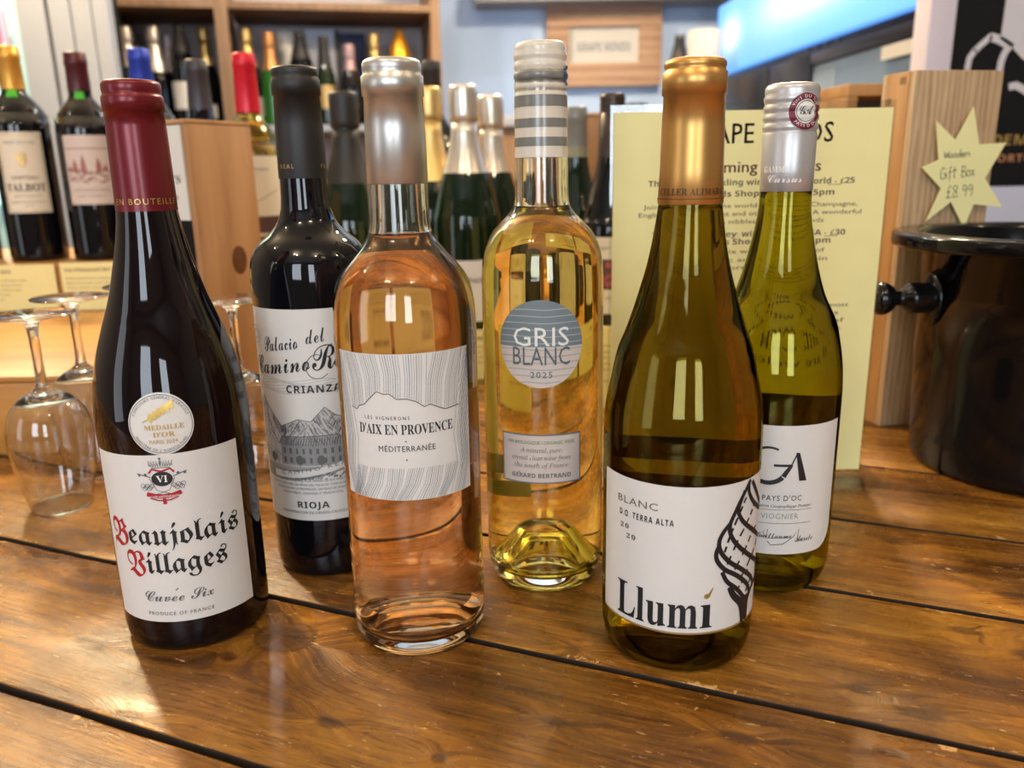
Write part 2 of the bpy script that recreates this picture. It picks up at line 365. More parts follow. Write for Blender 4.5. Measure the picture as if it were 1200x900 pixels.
class Sheet:
    def __init__(s): s.bm = bmesh.new()
    def faces(s, vs, fs):
        bv = [s.bm.verts.new((x, y, 0)) for x, y in vs]
        for f in fs:
            try: s.bm.faces.new([bv[i] for i in f])
            except ValueError: pass
    def text(s, t, x, y, h, align='l', space=1.0, xs=1.0, shear=0.0, rot=0.0, width=None, ymax=None):
        """h: height of a capital"""
        vs, fs, w = _text(t, space)
        if ymax: fs = [f for f in fs if min(vs[i][1] for i in f) < ymax]
        k = h / .70
        if width: xs = width / (w * k)
        ox = {'l': 0, 'c': -w * k * xs / 2, 'r': -w * k * xs}[align]
        c, sn = math.cos(rot), math.sin(rot)
        o = []
        for a, b_ in vs:
            px = ox + a * k * xs + b_ * k * shear; py = b_ * k
            o.append((x + px * c - py * sn, y + px * sn + py * c))
        s.faces(o, fs); return w * k * xs
    def arc(s, t, cx, cy, r, a0, h, step=None, inside=False):
        """letters along a circle, clockwise from angle a0 (degrees)"""
        a = a0
        for ch in t:
            vs, fs, w = _text(ch) if ch != ' ' else ([], [], .3)
            k = h / .7; wa = (w * k + h * .28) / r
            mid = R(a) - (wa / 2 if not inside else -wa / 2)
            rot = mid - math.pi / 2 if not inside else mid + math.pi / 2
            c, sn = math.cos(rot), math.sin(rot); o = []
            for p, q in vs:
                px = p * k - w * k / 2; py = q * k
                o.append((cx + r * math.cos(mid) + px * c - py * sn, cy + r * math.sin(mid) + px * sn + py * c))
            s.faces(o, fs)
            a += -math.degrees(wa) if not inside else math.degrees(wa)
    def poly(s, pts): s.faces(pts, [tuple(range(len(pts)))])
    def rect(s, x0, x1, y0, y1): s.poly([(x0, y0), (x1, y0), (x1, y1), (x0, y1)])
    def rrect(s, x0, x1, y0, y1, r, n=6):
        p = []
        for cx, cy, a in ((x1 - r, y0 + r, -90), (x1 - r, y1 - r, 0), (x0 + r, y1 - r, 90), (x0 + r, y0 + r, 180)):
            for k in range(n + 1): t = R(a + 90 * k / n); p.append((cx + r * math.cos(t), cy + r * math.sin(t)))
        s.poly(p)
    def disc(s, cx, cy, r, ry=None, n=40, a0=0, a1=360):
        ry = ry or r
        s.poly([(cx + r * math.cos(R(a0 + (a1 - a0) * k / n)), cy + ry * math.sin(R(a0 + (a1 - a0) * k / n))) for k in range(n + (a1 - a0 < 360))])
    def stroke(s, pts, w, w1=None):
        w1 = w if w1 is None else w1; n = len(pts); L = []; Rr = []
        for i, (x, y) in enumerate(pts):
            a = pts[max(i - 1, 0)]; b_ = pts[min(i + 1, n - 1)]
            dx, dy = b_[0] - a[0], b_[1] - a[1]; l = math.hypot(dx, dy) or 1
            hw = (w + (w1 - w) * i / max(n - 1, 1)) / 2
            L.append((x - dy / l * hw, y + dx / l * hw)); Rr.append((x + dy / l * hw, y - dx / l * hw))
        s.faces(L + Rr, [(i, n + i, n + i + 1, i + 1) for i in range(n - 1)])
    def ring(s, cx, cy, r, w, ry=None, n=48):
        ry = ry or r
        s.stroke([(cx + r * math.cos(2 * math.pi * k / n), cy + ry * math.sin(2 * math.pi * k / n)) for k in range(n + 1)], w)
    def build(s, name, m, parent, prof=None, th=0, zc=0, eps=.0002, rref=None, grid=.0022, place=None, kind=None, zgrid=None):
        bm = s.bm
        if prof:
            bmesh.ops.triangulate(bm, faces=[f for f in bm.faces if len(f.verts) > 4], ngon_method='EAR_CLIP')
            xs = [v.co.x for v in bm.verts]
            x = math.floor(min(xs) / grid) * grid + grid
            while x < max(xs):
                bmesh.ops.bisect_plane(bm, geom=bm.verts[:] + bm.edges[:] + bm.faces[:], plane_co=(x, 0, 0), plane_no=(1, 0, 0), dist=1e-7); x += grid
            if zgrid:
                ys = [v.co.y for v in bm.verts]; y = min(ys) + zgrid
                while y < max(ys):
                    bmesh.ops.bisect_plane(bm, geom=bm.verts[:] + bm.edges[:] + bm.faces[:], plane_co=(0, y, 0), plane_no=(0, 1, 0), dist=1e-7); y += zgrid
            rr = rref or rad(prof, zc)
            for v in bm.verts:
                a = R(th) + v.co.x / rr; z = zc + v.co.y; r = rad(prof, z) + eps
                v.co = Vector((r * math.sin(a), -r * math.cos(a), z))
        else:
            for v in bm.verts: v.co = Vector((v.co.x, 0, v.co.y))
            bmesh.ops.triangulate(bm, faces=[f for f in bm.faces if len(f.verts) > 4], ngon_method='EAR_CLIP')
            if place: bmesh.ops.transform(bm, matrix=place, verts=bm.verts)
        o = link(name, bm, m, parent, smooth=bool(prof), ang=60)
        if kind: o['kind'] = kind
        return o
def rad(prof, z):
    for (r0, z0), (r1, z1) in zip(prof, prof[1:]):
        if min(z0, z1) <= z <= max(z0, z1) and abs(z1 - z0) > 1e-7: return r0 + (r1 - r0) * (z - z0) / (z1 - z0)
    return prof[-1][0]

# ================================================================ THE SETTING
FZ = -.90; CZ = 1.76
def struct(name, dims, m, **k): return tag(bx(name, dims, m, **k), kind='structure')
struct('floor', (-2.6, 2.6, -2.6, 3.2, FZ - .05, FZ), M['floorm'])
struct('ceiling', (-2.6, 2.6, -2.6, 3.2, CZ, CZ + .05), M['ceil'])
struct('wall_back', (-2.6, 2.6, 3.05, 3.15, FZ, CZ), M['wall'])
struct('wall_right', (2.5, 2.6, -2.6, 3.05, FZ, CZ), M['roomwall'])
struct('wall_left', (-2.6, -2.5, -2.6, 3.05, FZ, CZ), M['roomwall'])
wf = struct('wall_front', (-2.5, 2.5, -2.6, -2.5, FZ, CZ), M['roomwall'])
# boarded white partition on the left: vertical boards with dark joints
PY = 1.95
part = tag(bpy.data.objects.new('wall_partition', None), kind='structure'); C.objects.link(part)
kx = lambda k: k * PY
for x0, x1, z0, z1 in ((-.557, -.529, -.9, 1.7), (-.522, -.498, -.9, 1.7), (-.496, -.474, -.9, 1.7), (-.472, -.452, -.9, 1.7)):
    pass
bds = [(-.560, -.5275), (-.5235, -.499), (-.4975, -.4745), (-.4735, -.455)]
for a, c_ in bds:
    bx('board', (kx(a), kx(c_), PY, PY + .03, FZ, CZ), M['white'], part, bev=.004)
bx('backing', (kx(-.56), kx(-.455), PY + .031, PY + .05, FZ, CZ), M['black'], part)
# shop window at the far left, seen edge-on beyond the boards
wn = tag(bpy.data.objects.new('window_1', None), kind='structure'); C.objects.link(wn)
bx('window_frame', (-1.34, kx(-.56) - .004, PY + .01, PY + .05, FZ, CZ), mat('window_frame_white', (.45, .72, .74), .4), wn)
tag(bx('pane', (-1.33, kx(-.577), PY - .002, PY + .008, .2, 1.2), mat('bright_daylight_pane', (.6, .9, .9), .3, emis=(.62, 1, .98), es=1.0), wn), None)
po = thing('window_poster', 'pink poster with a pale stripe in the bright window', 'poster', (-1.113, PY - .008, .465))
bx('sheet', (-.10, 0, -.002, 0, .0252, .158), M['pink'], po)
bx('stripe', (-.013, -.002, -.003, -.0021, .026, .158), M['lilac'], po)
bx('dark_band', (-.10, 0, -.0035, 0, -.0, .025), M['dgrey_cap'], po)
# beam along the top of the back wall
struct('trim_1', (-.1, 1.1, 2.9, 3.04, .80, .90), M['beamgrey'])

# ---------------------------------------------------------------- counter of planks
ct = thing('wooden_counter', 'old varnished plank counter top carrying the bottles', 'counter', (0, 0, 0))
seams = [-.13, -.005, .115, .2325, .3560, .4815, .5940, .7170, .838, .96, 1.085, 1.205, 1.33]
ang = math.atan2(DY, DX)
for i, (a, c_) in enumerate(zip(seams, seams[1:])):
    mid = (a + c_) / 2; g = .0021 if i < 6 else .0014
    hw = (c_ - a) / 2 - g
    bm = bmesh.new(); box(bm, -1.5, 1.5, -hw, hw, -.028, 0, bev=.0012)
    bm.normal_update()
    # slightly uneven edges
    es = [e for e in bm.edges if abs(e.verts[0].co.x - e.verts[1].co.x) > .5]
    bmesh.ops.subdivide_edges(bm, edges=es, cuts=140)
    for v in bm.verts:
        if abs(v.co.y) > hw - .004:
            v.co.y += (noise.noise(Vector((v.co.x * 18, i * 7.3, 1 if v.co.y > 0 else 5))) * .0011)
    for f in bm.faces:
        if abs(f.normal.z) < .3: f.material_index = 1
    bm.normal_update()
    link('plank', bm, [M['counter'], M['gap']], ct, True, 60, loc=(NX * mid, NY * mid, 0), rot=(0, 0, ang))
bx('support', (-1.3, 1.3, .02, 1.15, -.06, -.03), M['gap'], ct, rot=(0, 0, ang))
bx('cabinet', (-1.2, 1.2, .1, 1.1, FZ + .001, -.061), mat('counter_cabinet_paint', (.10, .07, .05), .6), ct, rot=(0, 0, ang))

# ================================================================ THE SIX BOTTLES
def band(prof, z0, z1, eps):
    zs = [z for _, z in prof if z0 < z < z1]
    return [(rad(prof, z) + eps, z) for z in [z0] + zs + [z1]]

def capsule(t, pts, m, name='capsule', seg=64):
    return spin(name, pts, m, t, seg, ang=24)

# ---- 1 red, tall claret capsule
t = thing('wine_bottle', 'dark red wine bottle with claret capsule and gothic lettered white label', 'bottle', (-.1881, .4274, 0))
body = [(0.0369, .0006), (.0388, .0035), (.0396, .010), (.0397, .02), (.0397, .06), (.0397, .112), (.0397, .127), (.0393, .135), (.0383, .1435), (.0354, .1587), (.0304, .1746), (.0250, .1898), (.0209, .2048), (.0174, .2199), (.0148, .2361), (.0140, .250), (.0136, .283)]
P1 = [(0, .008), (.022, .006), (.032, .0008), (.0345, 0)] + spline(body, 4)
spin('glass_body', P1 + [(0, .284)], M['dark_red_glass'], t, 96)
cp = [(.0150, .2358), (.0150, .2363), (.0147, .256), (.0143, .2767), (.0139, .2840), (.0147, .2842), (.0147, .2912), (.0145, .2916), (.0137, .2926), (.0137, .2934), (.0140, .2945), (.0140, .2972), (.0132, .2987), (.0118, .2992), (0, .2990)]
capsule(t, cp, M['claret'])
sh = Sheet(); sh.text('MISE EN BOUTEILLE', 0, 0, .0030, 'c', 1.25); sh.build('lettering', M['gold_ink'], t, cp, 0, .2392, .00025)
RB = .0397
sh = Sheet(); sh.rect(-60.5 * RB * math.pi / 180, 60.5 * RB * math.pi / 180, 0, .0955)
lb = sh.build('front_label', M['paper'], t, P1, 9.5, .0195, .00015, RB)
def on(sh, name, m, v0=0, th=9.5, par=lb, eps=.0004, kind=None): return sh.build(name, m, par, P1, th, .0195 + v0, eps, RB, kind=kind)
u = lambda deg, c=9.5, r=RB: R(deg - c) * r
a = Sheet(); a.text(frak('B'), u(-43), .0432, .0150, width=.0125); a.text(frak('V'), u(-29.5), .0268, .0140, width=.0118)
a.stroke([(u(-43), .0432), (u(-45), .039), (u(-42), .038)], .0003)
on(a, 'red_initials', M['red_ink'])
a = Sheet(); a.text(frak('eaujolais'), u(-24), .0455, .0118, width=.0598); a.text(frak('illages'), u(-12), .0290, .0118, width=.0425)
on(a, 'lettering', M['ink'])
a = Sheet(); a.text(script('Cuvée Six').replace('é', script('e')), 0, .0125, .0066, 'c', width=.0360)
a.stroke([(-.0008, .0188), (.0006, .0200)], .0005)
a.text('PRODUCE OF FRANCE', 0, .0042, .0020, 'c', 1.25)
for k in (-1, 1):      # crown arcs, oak branches, chains of the crest
    for q in range(5):
        a.stroke([(k * .0012 * q, .0893), (k * .0013 * q + k * .0006, .0925), (k * .0011 * (q + 1), .0895)], .0003)
    a.stroke([(k * .0055, .0835), (k * .0100, .0850), (k * .0122, .0857)], .0005)
    a.disc(k * .0112, .0848, .0007, n=10); a.disc(k * .0080, .0850, .0008, n=10)
    for q in range(7):
        a.ring(k * (.0052 + .0008 * q), .0790 - .0008 * (q % 3), .0011, .00025, n=10)
    a.stroke([(k * .0062, .0828), (k * .0030, .0762), (k * -.0035, .0742)], .0003)
a.disc(0, .0936, .0006, n=8); a.rect(-.0045, .0045, .0885, .0889); a.stroke([(0, .0897), (0, .0938)], .0004)
on(a, 'crest', M['grey_ink'], kind='stuff')
a = Sheet(); a.disc(0, .0825, .0052, .0040); on(a, 'crest_oval', M['ink'], eps=.00045)
a = Sheet(); a.text(serif('VI'), 0, .0807, .0038, 'c'); on(a, 'crest_numeral', M['white_ink'], eps=.0006)
a = Sheet(); a.stroke([(-.0062, .0858), (-.0045, .0880), (0, .0866), (.0045, .0880), (.0062, .0858)], .0010)
a.stroke([(-.0085, .0745), (-.0045, .0733), (0, .0729), (.0045, .0733), (.0085, .0745)], .0024)
a.stroke([(-.0070, .0722), (-.003, .0708), (0, .0705), (.003, .0708), (.007, .0722)], .0007); a.stroke([(0, .0716), (0, .0685)], .0018)
on(a, 'crest_ribbon', M['red_ink'], eps=.0005)
a = Sheet(); a.text('CUVÉE INDÉPENDANTE', 0, .0722, .0012, 'c', width=.0145); on(a, 'ribbon_lettering', M['white_ink'], eps=.00065)
a = Sheet(); a.disc(0, 0, .0160, .0163); md = a.build('medal_sticker', M['paper'], t, P1, 13.5, .1312, .0002, RB)
a = Sheet(); a.ring(0, 0, .0152, .0003); a.arc('CONCOURS GÉNÉRAL AGRICOLE', 0, 0, .0132, 160, .0013); a.arc('MINISTÈRE DE L\'AGRICULTURE', 0, 0, .0146, 205, .0013, inside=True)
a.build('medal_ring_text', M['grey_ink'], md, P1, 13.5, .1312, .0005, RB)
a = Sheet(); a.text(serif('MÉDAILLE').replace('É', serif('E')), .0015, -.0028, .0026, 'c', width=.019); a.text(serif("D'OR"), .001, -.0066, .0026, 'c', width=.0105); a.text('PARIS 2024', .0005, -.0102, .0021, 'c', width=.0135)
a.stroke([(-.0085, .0015), (-.003, .0042), (.0055, .0095)], .0006)
for q in range(6):
    x = -.006 + q * .0021; y = .0028 + q * .0012
    for k in (1, -1): a.poly([(x, y), (x + .0012 - k * .0004, y + k * .0024 + .0006), (x + .0030, y + k * .0018 + .0015), (x + .0022, y + .0012)])
a.build('medal_gold_print', M['gold_ink'], md, P1, 13.5, .1312, .0005, RB)

# ---- 2 Rioja, matt black capsule
t = thing('wine_bottle', 'black wine bottle with matt black capsule and engraved landscape label', 'bottle', (-.1250, .5062, 0))
body = [(.0345, .0006), (.0362, .004), (.0369, .012), (.0370, .03), (.0371, .10), (.0373, .172), (.0370, .192), (.0360, .2015), (.0334, .2075), (.0294, .2128), (.0226, .2185), (.0180, .2242), (.0158, .2298), (.0147, .2355), (.0141, .250), (.0137, .290)]
P2 = [(0, .012), (.02, .009), (.030, .0008), (.032, 0)] + spline(body, 4)
spin('glass_body', P2 + [(0, .292)], M['black_glass'], t, 96)
cp = [(.0145, .2502), (.0146, .2507), (.0142, .28), (.0134, .2978), (.0142, .2980), (.0142, .3068), (.0135, .3076), (.0134, .3088), (.0138, .3098), (.0137, .3122), (.0128, .3134), (.011, .3139), (0, .3137)]
capsule(t, cp, M['matt_black'])
sh = Sheet(); sh.text('CAMINO REAL', -.0165, 0, .0026, 'c', 1.5, width=.03); sh.text('PALACIO', .0245, 0, .0026, 'c', 1.5, width=.018); sh.build('lettering', M['gold_line'], t, cp, 0, .2560, .0003)
RR = .0372; Z2 = .0405
sh = Sheet(); sh.rect(-R(64) * RR, R(64) * RR, 0, .1350); lb = sh.build('front_label', M['paper'], t, P2, -1, Z2, .00015, RR)
def on2(sh, name, m, eps=.0004, kind=None): return sh.build(name, m, lb, P2, -1, Z2, eps, RR, kind=kind)
u2 = lambda d: R(d + 1) * RR
a = Sheet()
a.text(script('Palacio'), u2(-41), .1085, .0100, width=.0245, rot=R(7)); a.text(script('del'), u2(4), .1140, .0100, width=.0120, rot=R(7))
a.text(script('Camino'), u2(-58), .0930, .0130, width=.0420, rot=R(7)); a.text(script('Real'), u2(8), .0975, .0170, width=.036, rot=R(4))
# swash round the R
a.stroke([(u2(12) + .008 * math.cos(R(q)) * (1 + q / 900), .100 + .0075 * math.sin(R(q))) for q in range(-40, -300, -12)], .0004)
a.text(sbold('CRIANZA'), u2(-19), .0838, .0046, 'l', 1.15, width=.0335)
a.text(sbold('RIOJA'), 0 - .001, .0085, .0042, 'c', 1.1, width=.0205)
a.text('DENOMINACIÓN DE ORIGEN CALIFICADA', 0, .0046, .0018, 'c', 1.1, width=.048)
on2(a, 'lettering', M['ink'], kind='stuff')
a = Sheet(); random.seed(3)
for q, (tx, wd) in enumerate((('ESTE VINO ES UN HOMENAJE A LA TIERRA DE SUS VIÑEDOS Y DEL', .062), ('CAMINO QUE UNE LAS VIÑAS DEL PALACIO CON LA BODEGA', .058), ('ELABORADO EN LA PROPIEDAD. UN VINO DE GUARDA', .050), ('VIÑAS VIEJAS, CRIANZA Y TRADICIÓN', .040))):
    a.text(tx, -.002, .0262 - q * .0028, .0016, 'c', width=wd)
def ridge(x, seed, base, amp): return base + amp * (noise.noise(Vector((x * 90, seed, 0))) + .5 * noise.noise(Vector((x * 260, seed, 3))))
pk = [(-.040, .074), (-.034, .080), (-.028, .073), (-.018, .062), (-.006, .067), (.002, .0655), (.011, .0745), (.017, .069), (.024, .066), (.033, .073), (.04, .066)]
a.stroke(pk, .0005)
for q in range(430):   # mountain hatching
    x = random.uniform(-.039, .039)
    for (xa, ya), (xb, yb) in zip(pk, pk[1:]):
        if xa <= x <= xb: top = ya + (yb - ya) * (x - xa) / (xb - xa)
    y = top - random.random() ** 1.3 * (top - .052); l = random.uniform(.0015, .0045); s_ = -1 if noise.noise(Vector((x * 60, y * 80, 1))) > 0 else 1
    a.stroke([(x, y), (x + s_ * l * .6, y - l)], random.uniform(.00015, .00045))
for q in range(7): a.stroke([(-.038 + k * .0076, .084 + q * .0013 + .0010 * math.sin(k * 1.3 + q)) for k in range(11)], .00012)
# palace
hx0, hx1, hy0, hy1 = -.020, .021, .037, .050
for q in range(46): x = hx0 + (hx1 - hx0) * q / 45; a.stroke([(x, hy0), (x, hy1 + .001)], .00022)
a.stroke([(hx0 - .002, hy1), (hx0 + .002, hy1 + .0055), (hx1 - .003, hy1 + .0065), (hx1 + .002, hy1 + .001)], .0006)
for q in range(26): x = hx0 + q * .0016; a.stroke([(x, hy1), (x + .001, hy1 + .005)], .0005)
for q in range(9):
    for yy in (.0385, .0445): a.rect(hx0 + .002 + q * .0044, hx0 + .0036 + q * .0044, yy, yy + .0036)
for q in range(60): x = random.uniform(-.039, -.021); a.stroke([(x, random.uniform(.037, .046)), (x + .0015, random.uniform(.037, .048))], .0002)
for q in range(60): x = random.uniform(.022, .039); a.stroke([(x, random.uniform(.037, .046)), (x + .0015, random.uniform(.037, .048))], .0002)
for x in (-.007, .0065, -.028): a.disc(x, .0405, .0026, .0032, 12); a.stroke([(x, .036), (x, .0405)], .0006)
a.stroke([(-.038, .0345), (-.015, .033), (.01, .036), (.038, .042)], .0003); a.stroke([(-.030, .0265), (-.01, .0270), (.012, .0310), (.038, .0375)], .0003)
for q in range(130):   # vineyard
    x = random.uniform(-.012, .038); y = random.uniform(.0275, .028 + max(0, (x + .012)) * .15); a.stroke([(x, y), (x + .0011, y + .0008)], .00045)
for q in range(40): x = random.uniform(-.038, -.012); a.stroke([(x, random.uniform(.028, .033)), (x + .004, random.uniform(.028, .033))], .00015)
on2(a, 'engraving', M['grey_ink'], kind='stuff')
a = Sheet()
for (xa, ya), (xb, yb) in zip(pk, pk[1:]):
    a.poly([(max(-.0395, xa), .036), (min(.0395, xb), .036), (min(.0395, xb), yb), (max(-.0395, xa), ya)])
on2(a, 'engraving_wash', mat('pale_engraving_wash', (.56, .545, .53), .6), eps=.00025)
a = Sheet(); a.poly([(hx0, hy0), (hx1, hy0), (hx1, hy1), (hx0, hy1)]); a.poly([(hx0 - .002, hy1), (hx1 + .002, hy1), (hx1 - .003, hy1 + .0065), (hx0 + .002, hy1 + .0055)])
a.poly([(-.038, .0268), (-.01, .0272), (.012, .0312), (.038, .0377), (.038, .0362), (-.038, .0362)])
on2(a, 'house_wash', mat('mid_engraving_wash', (.36, .355, .35), .6), eps=.00030)
a = Sheet(); a.stroke([(-.028, .0300), (-.008, .0308), (.012, .0345), (.036, .0405)], .0042); on2(a, 'banner', M['paper'], eps=.0005)
a = Sheet(); a.text('CAMINO REAL', -.021, .0300, .0023, 'l', 1.5, width=.047, rot=R(9)); on2(a, 'banner_lettering', M['grey_ink'], eps=.0007)
a = Sheet(); a.ring(u2(-57), .118, .0055, .0004); a.ring(u2(-57), .118, .003, .0006, n=16); on2(a, 'seal', M['faint_ink'])

# ---- clear bottles: shell + liquid
def clear_bottle(t, body, foot_out, foot_in, zlip, tw, m_out, m_liq, zliq, neck_wall=.0032):
    out = foot_out + spline(body, 4)
    inner = []
    for r, z in spline([p for p in body if p[1] > .012], 3):
        wl = tw + (neck_wall - tw) * min(1, max(0, (.024 - r) / .008))
        inner.append((r - wl, z))
    inn = foot_in + inner
    rim = [(out[-1][0], zlip), (out[-1][0] - .001, zlip + .0012), (inn[-1][0] + .001, zlip + .0012), (inn[-1][0], zlip)]
    loop = out + rim + list(reversed(inn))
    spin('glass_body', loop, m_out, t, 96, ang=45)
    lq = [(max(0, r + .0004) if r > 0 else 0, z - .0004) for r, z in inn if z < zliq]
    rl = [rad(inn, zliq) + .0004, zliq]
    lq += [tuple(rl), (rl[0] - .0012, zliq - .0004), (0, zliq - .0004)]
    spin('wine', lq, m_liq, t, 96, ang=45)
    return out

# ---- 3 rose
t = thing('wine_bottle', 'clear bottle of pink rosé with silver capsule and line-patterned label', 'bottle', (-.0554, .4150, 0))
body = [(.0350, .0012), (.0364, .005), (.0371, .013), (.0371, .03), (.0368, .085), (.0371, .15), (.0373, .172), (.0367, .1849), (.0353, .1937), (.0330, .2003), (.0286, .2067), (.0229, .2132), (.0183, .2187), (.0160, .2239), (.0153, .2324), (.0150, .2471), (.0142, .290)]
P3 = clear_bottle(t, body, [(0, .0150), (.010, .0142), (.019, .0100), (.0255, .0030), (.0285, .0003), (.0320, 0)], [(0, .0225), (.011, .0215), (.0205, .0172), (.0268, .0100), (.0302, .0078), (.0332, .0095)], .293, .0024, M['clear'], M['rose_wine'], .2228)
cp = [(.0148, .2468), (.0153, .2473), (.0148, .273), (.0144, .2882), (.0151, .2884), (.0151, .2974), (.0142, .2982), (.0141, .2996), (.0144, .3006), (.0143, .3030), (.0135, .3045), (.012, .3052), (0, .3050)]
capsule(t, cp, M['champ_foil'])
R3 = .0372; Z3 = .0915; T3 = 2.5
hw = R(58.5) * R3
sh = Sheet(); sh.rect(-hw, hw, 0, .0760); lb = sh.build('front_label', M['paper'], t, P3, T3, Z3, .00015, R3)
def on3(sh, name, m, eps=.0004, kind=None): return sh.build(name, m, lb, P3, T3, Z3, eps, R3, kind=kind)
mt = [(-.0292, .0480), (-.0255, .0470), (-.0235, .0492), (-.0205, .0500), (-.0175, .0530), (-.0130, .0572), (-.0095, .0560), (-.0065, .0562), (-.0030, .0535), (.0020, .0535), (.0065, .0520), (.0105, .0490), (.0135, .0500), (.0175, .0480), (.0215, .0462), (.0300, .0470)]
def mtop(x):
    for (xa, ya), (xb, yb) in zip(mt, mt[1:]):
        if xa <= x <= xb: return ya + (yb - ya) * (x - xa) / (xb - xa)
    return .047
a = Sheet()
wv = lambda x, v: x * (1 - .16 * math.sin(v * 3.1)) + .0035 * math.sin(v * 2.2 + x * 90)
for q in range(-34, 35):
    if q % 9 == 0: continue
    x0 = q * hw / 34
    def clipx(x): return max(-hw + .0003, min(hw - .0003, x))
    wid = .00018 if q % 3 else .00030
    if abs(x0) < .0285:
        xt = clipx(x0 * 1.05 + .0035 * (x0 / hw) + (.0022 if x0 > .012 else 0)); m0 = mtop(x0)
        a.stroke([(xt, .0757), (clipx(x0 * 1.02 + .0006), (.0757 + m0) / 2), (x0, m0 + .0006)], wid)
        xb = clipx(x0 * .98 - .0065 - .0015 * math.sin(q * .3))
        a.stroke([(x0, .0172), ((x0 + xb) / 2 + .0012, .0085), (xb, .0003)], wid)
    else:
        sg = 1 if x0 > 0 else -1
        a.stroke([(clipx(x0 + sg * .004), .0757), (x0, .052), (clipx(x0 - sg * .003), .032), (clipx(x0 - sg * .001), .016), (clipx(x0 - sg * .006), .0003)], wid)
for q in range(0, 26, 2):   # leaning lines on both sides
    y = .020 + q * .0021
    a.stroke([(.0305, y - .008), (hw - .0003, min(.0757, y + .006))], .00022)
on3(a, 'line_pattern', M['blue_ink'], kind='stuff')
a = Sheet(); a.stroke(mt, .00045); on3(a, 'mountain_outline', M['brown_ink'])
a = Sheet(); a.text('LES VIGNERONS', -.0088, .0428, .0018, 'c', 1.5, width=.0235)
a.text(serif("D'AIX EN PROVENCE"), .0005, .0352, .0052, 'c', width=.0500)
a.text('MÉDITERRANÉE', .0008, .0262, .0030, 'c', 1.1, width=.0290); a.disc(.0005, .0315, .0004, n=8); a.disc(.0005, .0218, .0004, n=8)
on3(a, 'lettering', M['ink'])
sh = Sheet(); sh.rect(-R(52) * R3, R(52) * R3, 0, .045); bl = sh.build('back_label', M['paper_pink'], t, P3, 138, .088, .00015, R3)

# ---- 4 Gris Blanc
t = thing('wine_bottle', 'clear straw-coloured wine bottle with grey striped cap and round label', 'bottle', (.0193, .4765, 0))
body = [(.0325, .0022), (.0348, .008), (.0362, .0150), (.0365, .025), (.0365, .11), (.0362, .180), (.0358, .195), (.0352, .2020), (.0336, .2090), (.0297, .2168), (.0251, .2222), (.0198, .2275), (.0163, .2328), (.0154, .2415), (.0152, .2590), (.0145, .295)]
P4 = clear_bottle(t, body, [(0, .0300), (.007, .0295), (.0105, .0270), (.0165, .0150), (.0230, .0040), (.0262, .0004), (.0295, 0)], [(0, .0385), (.0085, .0380), (.0125, .0350), (.0185, .0230), (.0245, .0130), (.0285, .0100), (.0312, .0110)], .305, .0028, M['clear_in'], M['gold_wine'], .2322)
zz = [(.0149, .2592), (.0152, .2595)]
capc = [(.0153, .2592)] + [(.0152 - .0006 * (z - .2600) / .04, z) for z in (.2600, .27, .28, .2900, .2940)]
thread = []
for q in range(4):
    z0 = .2952 + q * .0052
    thread += [(.0140, z0), (.0147, z0 + .0012), (.0148, z0 + .0030), (.0142, z0 + .0044)]
capp = capc + thread + [(.0144, .3165), (.0141, .3188), (.0128, .3202), (.010, .3206), (0, .3205)]
cc = capsule(t, capp, M['cream_cap'], 'screwcap')
for z0, z1 in ((.2652, .2700), (.2752, .2800), (.2862, .2922)):
    spin('grey_band', band(capp, z0, z1, .00018), M['grey_cap'], cc, 64)
spin('grey_band', band(capp, .2985, .3042, .00018), M['grey_cap'], cc, 64)
a = Sheet(); a.disc(0, 0, .0040, .0052, 20); a.build('blue_seal', mat('navy_seal', (.03, .07, .18), .4), cc, capp, 72, .3025, .0006, zgrid=.001)
R4 = .0365; Z4 = .1575
a = Sheet(); a.disc(0, 0, .0252, n=64); lb = a.build('round_label', M['paper_pink'], t, P4, -4.5, Z4, .00015, R4)
def on4(sh, name, m, eps=.0004, par=None, z=Z4, th=-4.5): return sh.build(name, m, par or lb, P4, th, z, eps, R4)
a = Sheet(); a.disc(0, 0, .0252, n=40, a0=-3, a1=183); on4(a, 'grey_half', mat('slate_label_print', (.17, .22, .25), .5), eps=.0003)
a = Sheet()
for q in range(12):
    y = -.022 + q * .0038; w_ = math.sqrt(max(0, .0248 ** 2 - y * y)); a.stroke([(-w_ + 2 * w_ * k / 8, y + .0003 * math.sin(k)) for k in range(9)], .0006)
on4(a, 'stripe_relief', mat('faint_stripe', (.40, .40, .40), .5), eps=.00036)
a = Sheet(); a.text('GRIS', .0003, -.0008, .0108, 'c', width=.0320); on4(a, 'white_lettering', M['white_ink'], eps=.0005)
a = Sheet(); a.text('BLANC', .0003, -.0118, .0105, 'c', width=.0330); a.text('2025', .0003, -.0192, .0036, 'c', 1.2, width=.0125); on4(a, 'grey_lettering', mat('slate_ink', (.10, .13, .15), .5), eps=.0005)
a = Sheet(); a.rect(-.0245, .0245, -.0152, .0152); l2 = a.build('text_label', mat('slate_label_border', (.15, .18, .20), .5), t, P4, -5.2, .0893, .00015, R4)
a = Sheet(); a.rect(-.0236, .0236, -.0143, .0143); on4(a, 'text_panel', M['paper_pink'], .0003, l2, .0893, -5.2)
a = Sheet(); a.text('VIN BIOLOGIQUE - ORGANIC WINE', 0, .0092, .0021, 'c', width=.040); on4(a, 'green_lettering', M['green_ink'], .0005, l2, .0893, -5.2)
a = Sheet()
for q, (s_, w_) in enumerate((('A mineral, pure,', .025), ('crystal clear wine from', .035), ('the south of France', .032))): a.text(serit(s_).replace('\u2009', ' '), 0, .0042 - q * .0047, .0028, 'c', width=w_)
